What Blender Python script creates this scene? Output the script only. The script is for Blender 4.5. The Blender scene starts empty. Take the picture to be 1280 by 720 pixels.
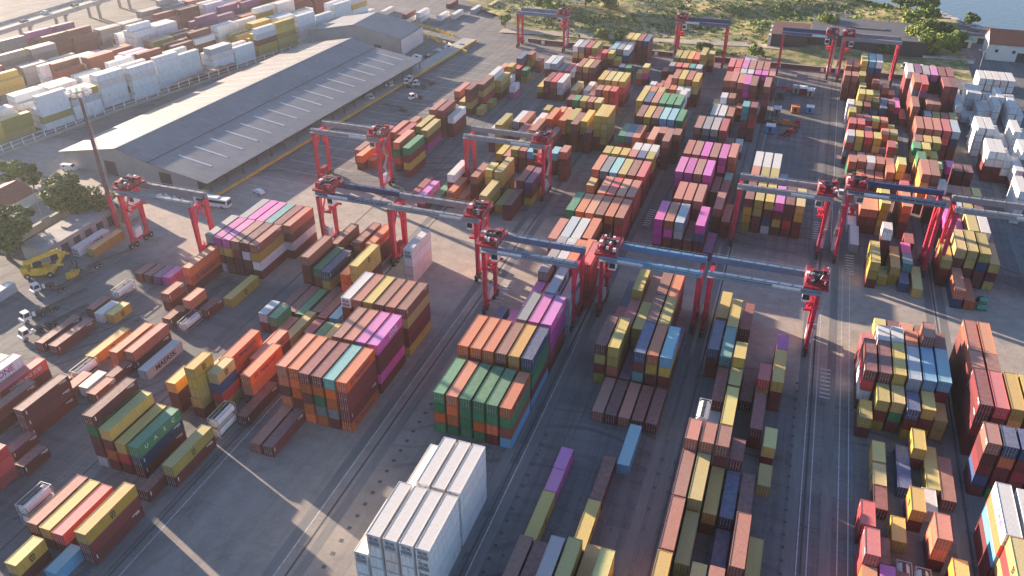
import bpy, math, random
from mathutils import Vector, Matrix
random.seed(11)
R = math.radians
scn = bpy.context.scene
col = scn.collection
# ---------------------------------------------------------------- data: x y long stack(top..ground) block rotation
DATA = """-131.73 72.87 1 RRR -
-129.73 82.12 0 M -
-135.02 84.45 0 M -
-144.91 92.26 1 BM -
-136.75 93.7 1 MMM -
-154.4 95.14 1 EMM -
-151.88 96 1 WWM -
-157.78 99.03 1 Y -
-149.36 99.25 1 RM -
-142.05 101.48 0 B -
-138.8 104.05 0 B -
-132.57 104.18 0 B -
-135.85 105.36 0 W -
46.45 105.57 1 YRYMM -
-133.2 110.38 0 M -
49.14 117.39 1 WMMMM -
-127.64 117.55 1 S -
45.94 117.88 1 WOCMM -
-142.89 117.97 1 Y -
-158.12 118.34 1 M -
-154.09 118.38 1 M -
-135.72 118.44 1 OO -
-132.46 119.62 1 BM -
-186.42 125.19 1 S -
-153.73 129.63 0 W -
-150.83 130.25 0 Y -
-157.2 130.7 0 M -
-184.13 157.18 1 W -
-179.71 158.22 1 A -
-102.97 214.3 1 KM -
-100.45 219.64 1 G -
-95.41 219.71 1 OM -
-108.22 221.55 1 M -
-92.89 221.92 1 B -
-97.93 226.68 1 WMM -
-90.37 227.78 1 BMM -
-117.89 236.08 1 GMYM -
-135.89 236.28 1 OM -
-133.37 239.33 1 O -
-123.02 239.41 1 OGRM -
-138.86 240.57 1 BM -
-127.96 252.25 1 RRM -
-137.85 252.88 1 RM -
-121.52 258.43 1 YMK -
-134.84 259.34 1 BM -
-125.02 261.31 1 YMK -
70.05 265.24 1 WWWW -
-132.32 268.06 0 BM -
-121.17 272.24 1 MMMM -
-117.85 273.9 1 WMM -
-127.37 278.63 1 BYM -
-250.35 282.62 1 B -
75.51 285.82 1 MMM -
72.99 288.36 1 WWM -
80.55 288.36 1 WMM -
-116.18 295.33 0 Y -
-249.64 295.35 1 M -
65.43 295.59 1 WWMM -
67.95 295.59 1 WWMM -
70.47 295.59 1 WWM -
78.03 295.59 1 WWM -
-123 297.24 1 YM -
-120.15 297.26 1 MMYM -
75.51 298.13 1 WWWW -
-247.12 300.91 1 B -
-115.11 303.4 0 Y -
-117.63 304.57 1 BYRM -
-244.6 306.35 1 M -
-129.53 308.05 1 BM -
-117.93 316.88 1 WYRM -
64.57 317.27 1 WWWW -
67.37 317.27 1 WWWW -
70.17 317.27 1 WWW -
72.97 317.27 1 WW -
75.77 317.27 1 WWWW -
78.57 317.27 1 WWW -
-110.15 317.88 0 WK -
-115.41 318.46 1 YYM -
-115.49 327.71 0 WK -
-119.74 332.96 0 OYM -
-123.31 333.47 0 YM -
-117.22 334.63 0 YBM -
-112.19 339.59 0 GY -
-116.22 340.81 0 RM -
67.04 346.4 1 W -
-116.96 350.06 1 UMM -
64.52 351.67 1 W -
69.56 351.67 1 WW -
74.6 351.67 1 WWW -
80.15 351.67 1 WWW -
82.97 351.67 1 WW -
72.08 353.2 1 WW -
-114.44 354.28 0 BYM -
-110.79 354.68 0 BM -
77.12 362.44 1 WWW -
66.68 363.98 1 WWW -
69.2 363.98 1 WWW -
74.6 363.98 1 WW -
79.85 363.98 1 WW -
82.67 363.98 1 WW -
64.16 368.37 1 W -
64.45 382.26 1 W -
75.11 394.87 1 WW -
77.91 394.87 1 WW -
80.71 394.87 1 WW -
83.51 394.87 1 WW -
86.31 394.87 1 WW -
-225.71 407.14 1 WS -
-241.81 407.53 1 W -
-234.72 409.49 1 SM -
-203.39 412.89 1 MW -
-197.91 418.3 1 WS -
-222.57 424.97 1 W -
-188.96 425.37 1 W -
-182.86 431.03 1 W -
-176.77 444.16 1 S -
-194.46 451.67 1 M -
-171.3 457.51 1 Y -
-54.13 84.36 1 WWW A
-51.26 84.36 1 WWWWW A
-48.39 84.36 1 WWWWW A
-45.52 84.36 1 WWWWW A
-42.65 84.36 1 WWWWW A
-51.26 97.24 1 WWWW A
-48.39 97.24 1 WWWWW A
-45.52 97.24 1 WWWWW A
-42.65 97.24 1 WWWWW A
-57 123.46 1 GGOG A
-54.13 123.46 1 OOOG A
-51.26 123.46 1 GGGG A
-48.39 123.46 1 GGOG A
-45.52 123.46 1 GGOM A
-42.65 123.46 1 OGBC A
-57 136.68 1 OOGOG A
-54.13 136.68 1 OBOOG A
-51.26 136.68 1 OOGGM A
-48.39 136.68 1 BMGOG A
-45.52 136.68 1 AOGGO A
-42.65 136.68 1 UGGMC A
-48.39 150.04 1 EMMKM A
-45.52 150.04 1 KMKRM A
-42.65 150.04 1 KKKRM A
-54.13 155.45 0 KM A
-59.12 159.64 0 U A
-51.26 162.86 1 KKM A
-48.39 162.86 1 RKM A
-45.52 162.86 1 SSSSM A
-42.65 165.37 1 SSSS A
-51.26 172.28 0 EMEM A
-41.02 178.03 1 RRRRR A
-51.26 182.43 1 EEMM A
-48.58 182.43 1 SSMM A
-46.06 182.43 1 OMMM A
-43.54 183.47 1 OSMM A
-54 192.67 1 BMMM A
-51.13 194.74 1 SMMM A
-48.26 194.74 1 SEMM A
-45.39 195.78 1 OMMR A
-54.15 210.29 1 GBMM A2
-51.28 210.29 1 OOUM A2
-48.41 210.29 1 OOMM A2
-45.54 210.29 1 BOMM A2
-42.67 210.29 1 OMMM A2
-39.8 210.29 1 BRRM A2
-48.41 224.08 1 OMMM A2
-45.54 224.08 1 RMMM A2
-42.67 224.08 1 OMMM A2
-39.8 224.08 1 BRRM A2
-54.15 230.56 0 AMM A2
-51.28 239.23 1 EUMM A2
-48.41 239.23 1 CSMM A2
-45.54 239.23 1 YBMM A2
-42.67 239.23 1 BMMM A2
-39.8 239.23 1 RRMM A2
-54.15 239.8 1 ORMM A2
-45.54 250.45 0 BMMM A2
-42.67 250.45 0 UMMM A2
-39.8 250.45 0 YYMM A2
-54.15 250.79 0 YYMM A2
-51.28 250.79 0 YBMM A2
-48.41 250.79 0 YYMM A2
-45.54 256.63 0 WMMM A2
-42.67 256.63 0 WMMM A2
-39.8 256.63 0 WMMM A2
-52.68 269.85 1 GMMM A2
-50.16 269.85 1 UMMM A2
-47.64 269.85 1 OOMM A2
-42.6 269.85 1 OOMM A2
-37.56 269.85 1 BMMM A2
-45.12 273.63 0 BMM A2
-40.08 273.63 0 BMMM A2
-35.04 273.63 0 BMMM A2
-50.78 290.2 1 BMMM A2
-47.91 290.2 1 YYGM A2
-45.04 290.2 1 BMMM A2
-42.17 290.2 1 CSMM A2
-39.3 290.2 1 CSMM A2
-36.43 290.2 1 GOMM A2
-54.15 306.15 1 YYMM A2
-51.28 306.15 1 UMMM A2
-48.41 306.15 1 BMMM A2
-45.54 306.15 1 GGMM A2
-42.67 306.15 1 GGMM A2
-39.8 306.15 1 GWWM A2
-54.15 315.41 0 YMMM A2
-51.28 315.41 0 OMMM A2
-48.41 315.41 0 YMMM A2
-45.54 315.41 0 YMM A2
-42.67 315.41 0 YMM A2
-39.8 315.41 0 WWMM A2
-51.39 327.72 0 RMM A2
-48.52 327.72 0 BMM A2
-45.65 327.72 0 OMM A2
-42.78 327.72 0 WMM A2
-39.91 327.72 0 WMM A2
-54.26 329.46 0 WMM A2
-37.39 335.23 1 YYMM A2
-51.74 336.96 1 MM A2
-48.87 336.96 1 BMM A2
-46 336.96 1 BMMM A2
-43.13 336.96 1 YYMM A2
-40.26 336.96 1 BMMM A2
-54.15 358.15 0 MM A2
-51.28 358.15 0 EMM A2
-48.41 358.15 0 RMM A2
-45.54 358.15 0 OMM A2
-42.67 358.15 0 TTM A2
-39.8 358.15 0 SMM A2
-39.85 372.6 1 YYMM A2
-51.28 374.02 1 YMM A2
-48.41 374.02 1 YMM A2
-45.54 374.02 1 AMM A2
-42.72 374.02 1 RMM A2
-37.33 380.43 0 YYM A2
-40.2 381.85 0 RMM A2
-89.8 105.55 1 B B
-86.93 105.55 1 M B
-84.06 117.23 1 MOMOO B
-81.19 117.23 1 MOGEO B
-78.32 117.23 1 TOOEM B
-75.45 117.23 1 OMMMO B
-89.8 117.86 1 OOMOO B
-86.93 117.86 1 OOOME B
-84.06 130.69 1 BMMMO B
-81.19 130.69 1 BMMMO B
-78.32 130.69 1 KMMOO B
-75.45 130.69 1 KMMKM B
-89.8 145.08 1 WMMMM B
-86.93 145.08 1 BMMMM B
-84.06 145.08 1 YMMMM B
-81.19 145.08 1 BMMMM B
-78.32 145.08 1 BMYMM B
-75.45 145.08 1 BYMMY B
-88.11 174.49 1 WWWW B
-101.48 178.05 1 OMM B
-82.86 215.89 1 YYM B2
-75.68 217.4 1 MM B2
-79.91 221.32 1 Y B2
-85.73 225.59 0 YYMM B2
-82.43 228.2 1 YYMM B2
-72.81 229.12 1 PMY B2
-75.68 229.71 1 MMY B2
-67.54 246.71 0 BMMM B2
-71.95 250.66 0 CMM B2
-88.15 252.3 1 BM B2
-79.7 252.43 1 CMM B2
-82.57 252.43 1 BMM B2
-76.67 252.48 1 OMM B2
-85.44 252.5 1 YMM B2
-91.2 253.32 1 YM B2
-88.68 264.61 1 MMM B2
-80.05 264.74 1 MMM B2
-82.92 264.74 1 BMMM B2
-77.18 264.79 1 BMM B2
-85.95 264.81 1 OMM B2
-98.54 265.5 1 WMM B2
-96.03 265.76 1 YYYY B2
-70.92 275 1 BMMM B2
-65.89 275 1 MMM B2
-93.52 276.92 1 SMM B2
-80.97 277.05 1 OOMM B2
-75.95 277.1 1 OOMM B2
-85.99 277.12 1 WMM B2
-91 277.16 1 BMM B2
-88.49 278.74 1 EM B2
-83.48 278.74 1 UM B2
-78.46 278.74 1 TM B2
-73.44 278.74 1 YYMM B2
-68.41 278.74 1 YYMM B2
-63.38 278.74 1 YYYMM B2
-60.86 278.74 1 YYYYM B2
-88.6 295.98 0 YM B2
-82.86 295.98 0 OM B2
-79.99 295.98 0 YM B2
-77.12 295.98 0 GMMM B2
-74.25 295.98 0 YMMM B2
-71.38 295.98 0 BMMM B2
-68.51 295.98 0 YYYM B2
-83.24 310.32 0 MM B2
-77.5 310.32 0 BM B2
-74.63 310.32 0 MMM B2
-71.76 310.32 0 BMMM B2
-68.89 310.32 0 OOMM B2
-66.02 310.32 0 RRRR B2
-99.2 324.55 1 YM B2
-96.33 324.55 1 MMM B2
-93.46 324.55 1 RMM B2
-90.59 324.55 1 SSM B2
-84.85 324.55 1 YM B2
-79.7 325.79 1 WM B2
-76.83 325.79 1 MM B2
-73.96 325.79 1 YYRM B2
-71.09 325.79 1 YYMM B2
-68.22 325.79 1 YYMM B2
-65.35 325.79 1 YRRM B2
-103.16 347.81 1 WMM B2
-100.29 347.81 1 SMM B2
-97.42 347.81 1 EM B2
-94.55 347.81 1 RM B2
-91.68 347.81 1 WM B2
-88.81 347.81 1 BMM B2
-85.94 347.81 1 YMM B2
-83.07 347.81 1 BMM B2
-77.12 349.22 0 BM B2
-74.25 349.22 0 BM B2
-71.38 349.22 0 UMM B2
-68.51 349.22 0 GMM B2
-64 351.71 0 YR B2
-61.48 352.42 0 YKM B2
-90.04 358.24 0 BM B2
-87.17 358.24 0 OMM B2
-81.43 358.24 0 RMMM B2
-84.3 358.59 0 RMM B2
-78.56 358.59 0 YMMM B2
-75.69 358.59 0 YMM B2
-96.01 367.13 1 WYMM B2
-93.14 367.13 1 EYMM B2
-90.27 367.48 1 RMUM B2
-87.4 367.48 1 YOSM B2
-81.66 367.48 1 WMM B2
-79.04 369.26 1 CUMM B2
-76.17 369.26 1 EMMM B2
-73.3 369.26 1 WUMM B2
-76.21 385.55 1 YMMM B2
-73.34 385.55 1 YMMM B2
-70.47 385.55 1 MMMM B2
-67.6 385.55 1 UMMM B2
-24.26 86.19 1 EMM C
-15.65 86.37 1 YYM C
-27.13 86.53 1 MM C
-30 86.73 1 BM C
-21.39 86.77 1 YMM C
-18.52 88.62 1 AM C
-30 100.38 1 Y C
-21.39 101.09 1 Y C
-30 109.62 0 K C
-21.39 113.4 1 M C
-30 115.8 0 K C
-18.52 123.91 1 C C
-27.13 137.36 1 B C
-24.26 137.36 1 M C
-21.39 137.36 1 B C
-18.52 137.36 1 M C
-15.65 137.36 1 M C
-30 150.11 1 MYMY C
-27.13 150.11 1 YYBM C
-24.26 150.11 1 P C
-21.39 150.11 1 UMTM C
-18.52 150.11 1 OYMM C
-15.65 150.15 1 CYMB C
-30 162.42 1 RM C
-27.13 162.42 1 RMM C
-24.26 162.42 1 YYM C
-21.39 162.42 1 BMMM C
-18.52 162.42 1 YMMR C
-15.65 162.46 1 P C
-30 174.73 1 UM C
-27.13 174.73 1 YYMM C
-24.26 174.73 1 BMM C
-21.39 174.73 1 BMMM C
-18.52 174.73 1 OMMR C
-29.1 212.85 1 KKKM C2
-26.23 212.85 1 BKMM C2
-23.36 212.85 1 SSMM C2
-20.49 212.85 1 MM C2
-17.62 212.85 1 KUMM C2
-14.75 212.85 1 P C2
-26.32 227.66 1 BMMM C2
-23.45 227.66 1 BMMM C2
-20.58 227.66 1 BMMM C2
-11.97 227.66 1 MM C2
-14.75 230 1 BMM C2
-14.75 244.9 1 MM C2
-29.1 246.7 1 KKRM C2
-26.23 246.7 1 KKMM C2
-23.36 246.7 1 BMMM C2
-20.49 246.7 1 KKMM C2
-17.62 246.7 1 MM C2
-14.75 254.15 0 TM C2
-29.1 261.75 1 BMMM C2
-26.23 261.75 1 BMMM C2
-23.36 261.75 1 KMMM C2
-20.49 261.75 1 BMMM C2
-17.62 261.75 1 KKMM C2
-14.75 263.39 1 BBMM C2
-17.62 284.36 0 BM C2
-14.75 284.54 0 SM C2
-29.1 285.73 1 BMMM C2
-26.23 285.73 1 EUMM C2
-23.36 285.73 1 EUMM C2
-20.49 285.73 1 RMKM C2
-15.14 302.06 0 TTMMM C2
-12.27 302.06 0 MRRMM C2
-26.23 307.68 1 SSM C2
-23.36 307.68 1 WMM C2
-20.49 307.99 1 BMM C2
-24.39 316.93 0 WEMM C2
-21.52 317.24 0 BYMM C2
-18.62 321.41 0 OM C2
-24.81 323.11 0 EM C2
-22.29 323.42 0 GM C2
-27.67 323.93 0 YM C2
-12.21 323.93 0 SM C2
-14.73 329.82 1 BMRMM C2
-9.69 329.82 1 BMRMM C2
-17.25 330.66 1 KKPMM C2
-19.77 331.5 1 BMMMM C2
-25.15 332.35 1 BMMMM C2
-22.63 332.66 1 BMMMM C2
-23.42 349.73 0 RMMM C2
-20.55 349.73 0 SMMM C2
-17.68 349.73 0 SMMM C2
-14.81 349.73 0 KMMM C2
-11.94 349.73 0 KMMM C2
-9.07 349.73 0 BMMM C2
-26.43 359.65 1 RMMM C2
-23.56 359.65 1 RMMM C2
-20.69 359.65 1 KMMM C2
-17.82 359.65 1 BMMM C2
-14.95 359.65 1 BMMM C2
-12.08 359.65 1 BMMM C2
-24.08 377.4 0 RMM C2
-21.21 377.4 0 WMM C2
-18.34 377.4 0 WMM C2
-15.47 377.4 0 MMM C2
-12.6 377.4 0 BMM C2
2.01 88.64 1 BMM D
-6.6 89.09 1 YYM D
-0.86 90.75 1 YY D
-6.6 101.74 1 BMM D
-3.73 101.74 1 YY D
2.01 101.74 1 U D
4.88 101.74 1 BMM D
7.75 101.74 1 Y D
-6.6 114.26 1 BMM D
-3.73 114.26 1 YYM D
-0.86 114.26 1 YM D
2.01 114.26 1 UM D
4.88 114.62 1 MM D
-6.6 123.5 0 BMMM D
-3.73 123.5 0 BMMM D
-0.86 123.5 0 BMMM D
2.01 123.5 0 MMM D
7.75 124.05 0 Y D
7.75 132.01 0 YM D
-0.86 136.1 1 YMY D
-3.73 136.64 0 S D
4.88 139.78 1 MM D
-3.73 145.88 1 MM D
-0.86 145.93 0 YYG D
4.88 149.67 0 RYM D
2.01 151.08 1 M D
-0.86 152.11 0 YYYM D
7.75 152.94 1 YMM D
-3.73 158.19 1 TMM D
-6.6 160.18 1 UMM D
7.75 162.18 0 KMM D
-3.73 170.5 1 YYM D
-0.86 174.26 1 MM D
-6.6 177.43 1 YM D
-6.5 234.18 1 MYYY D2
-3.63 234.18 1 YYMM D2
-0.76 234.18 1 YMUS D2
2.11 234.18 1 KMYM D2
4.98 234.18 1 MMRM D2
7.85 234.18 1 YYMM D2
-6.5 246.81 1 BMMM D2
-3.63 246.81 1 YMMM D2
-0.76 246.81 1 YMMM D2
2.11 258.75 0 CM D2
-6.5 259.12 1 WMMM D2
-3.63 259.12 1 WMMM D2
-0.76 259.12 1 WMMM D2
25.7 99.27 1 OM E
28.57 100.48 1 KM E
37.18 103.17 1 M E
31.44 105.44 0 M E
40.05 105.74 1 AM E
25.7 108.51 0 RRR E
28.57 112.25 0 M E
37.18 115.87 0 BOM E
25.7 117.7 0 RM E
31.44 118.2 0 Y E
34.31 124.09 0 YM E
28.57 125.16 0 M E
37.18 127.46 0 S E
28.57 131.53 0 Y E
40.53 134.43 1 B E
32.97 135.25 1 U E
38.01 136.71 1 Y E
28.57 138.07 0 Y E
35.49 141.19 0 YM E
25.7 147.39 0 YM E
34.31 149.64 0 UMY E
28.57 150.6 0 YMY E
37.18 150.82 0 YMY E
31.44 150.99 0 YGM E
40.05 151.4 0 YY E
25.7 159.62 1 MRWM E
34.31 159.62 1 SSMM E
28.57 159.84 1 MMMM E
37.18 160.07 1 CMMM E
31.44 160.24 1 YYMM E
40.05 160.65 1 CMMM E
25.7 168.87 0 RMM E
34.31 168.87 0 OMMM E
28.57 169.09 0 WWMM E
37.18 169.31 0 BMMMM E
31.44 169.48 0 WWMM E
40.05 169.89 0 MMMM E
28.57 175.97 0 YMM E
31.44 175.97 0 MMM E
34.31 175.97 0 OMM E
37.18 175.97 0 BMM E
40.05 176.07 0 MM E
36.4 210.01 0 U E2
39.59 211.37 1 Y E2
31.14 211.76 0 Y E2
28.27 212.47 1 YYM E2
37.07 216.19 0 TM E2
33.88 216.21 1 YY E2
36.88 222.37 0 KM E2
31.14 222.7 0 WMMM E2
37.97 228.55 0 MM E2
24.08 230.91 1 S E2
23.4 243.22 1 S E2
25.92 244.05 1 OMM E2
31.14 244.05 1 YYYY E2
36.88 244.05 1 OOMM E2
28.44 244.16 1 OMM E2
25.4 253.3 0 SM E2
31.14 253.3 0 YYY E2
36.88 253.3 0 RMMM E2
25.4 270.75 0 OU E2
28.27 270.75 0 BM E2
31.14 270.75 0 BM E2
34.01 270.75 0 BMM E2
36.88 271.94 0 YYMM E2
39.52 271.94 0 RM E2
22.55 275.75 0 BGM E2
25.42 276.93 0 BMM E2
28.29 276.93 0 WMM E2
31.16 276.93 0 BMM E2
34.03 276.93 0 BMM E2
22.84 285.78 0 MG E2
25.71 285.84 0 WM E2
28.58 285.86 0 BM E2
31.45 285.86 0 BM E2
34.32 285.86 0 RRMM E2
37.19 286.17 0 SM E2
21.48 292.2 0 SRSM E2
24.35 292.31 0 YYMM E2
27.22 292.34 0 RMMM E2
30.09 292.35 0 YYMM E2
32.96 292.35 0 MM E2
35.83 292.35 0 YYM E2
21.99 304.49 0 RRSM E2
24.86 304.49 0 RMMM E2
27.73 304.49 0 RMM E2
30.6 304.49 0 MM E2
33.47 304.49 0 OMM E2
36.34 304.49 0 YYM E2
21.99 316.26 0 YRSM E2
24.86 316.26 0 RMM E2
27.73 316.26 0 RMM E2
30.6 316.26 0 YMM E2
33.47 316.26 0 OMM E2
36.34 316.26 0 YM E2
24.83 332.15 0 YYM E2
27.84 332.15 0 MSM E2
30.71 332.15 0 UM E2
33.58 332.15 0 UPM E2
21.96 332.92 0 WWW E2
36.68 337.56 0 BMM E2
25.32 338.33 0 YYYM E2
28.19 338.33 0 YYMM E2
31.06 338.33 0 YMM E2
34.07 338.33 0 UMM E2
26.49 355.61 0 YMM E2
32.23 355.61 0 YM E2
35.1 357.12 0 BMM E2
37.97 357.12 0 BM E2
20.13 360.28 0 BBMM E2
23 360.28 0 BMMM E2
25.87 361.79 0 YYMM E2
31.61 361.79 0 BMM E2
20.66 376.62 1 BMMM E2
23.53 376.62 1 BSMM E2
26.4 376.62 1 YYMMM E2
29.27 376.62 1 CUMMM E2
32.14 376.62 1 WUMMM E2
45.9 137.32 0 BMMUM F
48.77 137.32 0 UOMMG F
51.64 137.32 0 UMRMO F
54.51 137.32 0 MMMMM F
45.9 151.75 1 MMMMM F
48.77 151.75 1 RMMMM F
51.64 152.24 1 YYMMM F
54.51 152.24 1 YMMMM F
45.9 160.99 0 BMMMM F
48.77 160.99 0 BMMMM F
45.9 170.24 1 BMMMM F
48.77 170.24 1 OMMMM F
48.87 209.27 1 OU F2
51.74 209.46 1 O F2
46 219.67 1 YMM F2
57.48 221.27 1 YMY F2
54.61 221.28 1 YUMM F2
48.87 221.58 1 YMMM F2
51.74 221.77 1 YYMM F2
59.02 233.58 1 MM F2
47.54 233.89 1 KMMM F2
56.15 233.92 1 WRMM F2
53.28 234.08 1 YBMM F2
50.41 234.13 1 KMM F2
48.82 248.96 1 BUM F2
51.69 249.74 1 SMM F2
54.56 249.74 1 YYM F2
57.43 249.74 1 MMM F2
44.91 253.65 0 OMM F2
47.59 258.2 0 WMMM F2
50.11 260.89 0 BMM F2
52.63 260.89 0 BMM F2
55.15 260.89 0 OMM F2
57.97 260.89 0 YMM F2
42.55 262.92 1 BAAMM F2
45.07 262.92 1 BMMMM F2
53.29 272.16 0 MMMM F2
56.16 272.16 0 MMMM F2
47.55 272.16 0 YYMM F2
42.04 272.16 0 GYMMM F2
44.68 272.16 0 CSMM F2
42.19 287.77 0 GYMM F2
45.06 287.77 0 YMMM F2
47.93 287.77 0 YMM F2
53.67 287.77 0 KM F2
43.08 294.61 0 BMMM F2
45.95 294.61 0 YMMM F2
48.82 294.61 0 YMMM F2
44.34 310.37 1 BMMM F2
47.21 310.37 1 BMMM F2
50.08 310.37 1 BMMM F2
52.95 310.37 1 RRMM F2
55.82 310.37 1 SUMM F2
48.87 328.44 0 SMM F2
51.74 328.44 0 YMM F2
54.61 328.44 0 BMM F2
57.48 329.3 0 YMM F2
44.24 333.12 1 BOMM F2
49.28 337.69 1 BMMM F2
51.8 337.69 1 BMMM F2
59.36 338.54 1 SEMM F2
41.72 340.46 1 R F2
46.76 343.68 1 RPMMMM F2
54.32 343.68 1 MMMMMM F2
56.84 343.68 1 MMMMMM F2
39.2 345.4 1 KM F2
44.24 345.43 1 BEMMMM F2
48.14 356.7 1 EMMMMM F2
51.01 356.7 1 KMMMMM F2
53.88 356.7 1 MMMMMM F2
56.75 356.7 1 MMMMMM F2
42.4 357.74 1 WMMMMM F2
45.27 357.76 1 PMMMMM F2
-109.66 61.93 0 YM L
-104.49 64.25 0 C L
-101.2 72.45 1 YMM L
-107.2 72.64 1 RM L
-110.2 72.84 1 YM L
-113.2 73.05 1 BM L
-102.46 87.63 1 M L
-116.2 92.42 1 MGMMS L
-113.2 92.42 1 YMOM L
-110.2 92.42 1 YRM L
-107.2 92.42 1 GUM L
-99.94 92.42 1 YM L
-113.2 107.85 0 AMM L
-107.29 107.93 0 YYYYM L
-109.81 109.95 0 Y L
-104.2 110.65 0 YURY L
-97.22 111.64 1 M L
-113.26 114.03 0 BM L
-110.29 116.13 0 YM L
-99.74 118.08 1 OOM L
-107.42 121.32 1 OOM L
-103.74 126.58 1 OM L
-106.52 135.28 1 B L
-103.73 138.89 1 Y L
-109.04 139.13 0 GM M
-96.79 139.17 0 G M
-94.27 139.34 0 Y M
-100.01 139.45 0 M M
-112.25 139.79 0 SM M
-106.25 148.91 1 G M
-100.12 149.33 1 M M
-108.77 149.38 1 M M
-111.6 149.94 1 M M
-97.25 149.94 1 C M
-102.78 151.2 1 M M
-105.3 161.22 1 UYM M
-100.01 161.64 1 OOM M
-108.05 161.97 1 GMM M
-111.71 162.41 1 BMMM M
-97.49 162.56 1 YYMM M
-110.73 175.15 1 BBM M
-104.99 177.78 1 BMM M
-107.86 180.06 1 MM M
-136.29 133.4 0 B N
-133.69 138.76 0 OM N
-140.87 139.49 0 BM N
-129.96 139.67 0 M N
-157.51 148.69 0 M N
-154.64 148.78 0 M N
-151.77 148.88 0 P N
-127.38 149.04 1 Y N
-149.19 149.3 0 K N
-140.7 151.45 1 OOM N
-127.95 163.55 1 BYWM N
-130.82 163.55 1 MSMM N
-133.69 163.55 1 BMMM N
-136.56 163.55 1 KYMM N
-139.43 163.76 1 KYMS N
-142.37 164.37 1 EMME N
-125.57 175.86 1 BMSM N
-128.44 175.88 1 MMMM N
-131.31 175.88 1 TMMM N
-134.18 175.88 1 KKMM N
-137.05 176.07 1 KKMM N
-139.85 176.1 1 EMMM N"""
# the containers that show largest in view, largest first: stack index and tier from the ground
SHOWN = """686.2 122.4 17.4 687.1 691.4 692.3 121.4 694.2 120.4 695.1 119.4 4.2 126.4 452.2 450.1 688.1 236.0 689.1 684.1 700.0 240.4 615.4 124.4 449.2 125.4 508.0 457.1 455.2 507.0 353.0 703.2 16.0 456.1 22.1 20.0 686.1 686.0 8.1 685.0 132.3 693.2 616.4 617.4 358.0 354.0 347.2 356.0 500.2 498.2 350.1 454.2 351.2 246.4 3.1 509.0 18.0 130.3 235.0 131.3 4.1 1.0 13.4 138.4 129.3 694.1 127.3 128.3 523.3 521.3 519.3 239.4 520.3 690.0 502.0 361.0 467.1 503.1 704.2 363.0 252.4 237.4 522.3 359.0 360.0 611.4 238.4 453.0 518.3 458.1 695.0 241.4 19.0 694.0 734.0 137.4 736.2 242.4 2.0 451.0 621.4 136.4 362.0 612.4 21.1 134.4 135.4 4.0 133.4 473.2 365.3 468.1 368.3 369.3 367.3 697.4 723.3 722.3 28.0 364.3 471.0 737.3 141.4 719.2 501.1 349.1 122.3 699.3 465.2 511.1 352.1 504.0 474.2 348.2 475.2 244.4 245.4 243.4 707.0 253.3 463.0 622.4 743.3 623.1 513.2 6.2 461.3 462.2 459.3 240.3 11.0 460.3 247.4 140.4 447.2 149.4 248.4 250.4 251.4 705.1 240.2 514.2 515.2 464.1 17.3 377.3 139.4 240.1 516.2 146.4 249.4 27.0 512.1 240.0 17.2 625.2 478.1 628.3 147.3 355.0 122.2 703.1 14.0 123.3 17.1 25.0 696.2 527.4 510.0 118.2 724.2 506.0 373.3 374.3 372.2 536.0 725.2 627.3 540.1 713.0 708.1 728.1 22.0 517.1 629.3 736.1 729.1 615.3 730.0 357.0 505.0 497.1 538.2 727.0 684.0 254.2 470.2 500.1 29.1 721.2 380.3 631.3 379.3 479.1 126.3 751.4 255.2 737.2 736.0 699.2 619.4 615.2 15.4 737.1 12.0 132.2 615.1 163.3 738.3 152.3 366.0 739.3 477.2 472.3 126.2 500.0 256.1 132.1 611.3 624.0 718.0 132.0 17.0 740.3 544.0 246.3 246.2 615.0 611.2 765.2 31.1 548.3 154.3 246.1 611.1 741.3 151.3 737.0 126.0 259.3 34.2 385.3 742.3 383.3 743.2 699.1 126.1 499.0 382.3 386.0 735.0 714.0 371.2 699.0 611.0 752.3 37.1 157.3 150.3 246.0 806.3 547.3 381.3 743.1 260.2 626.2 252.2 38.0 743.0 252.3 122.1"""
TH, CW = 2.65, 2.44

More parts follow.
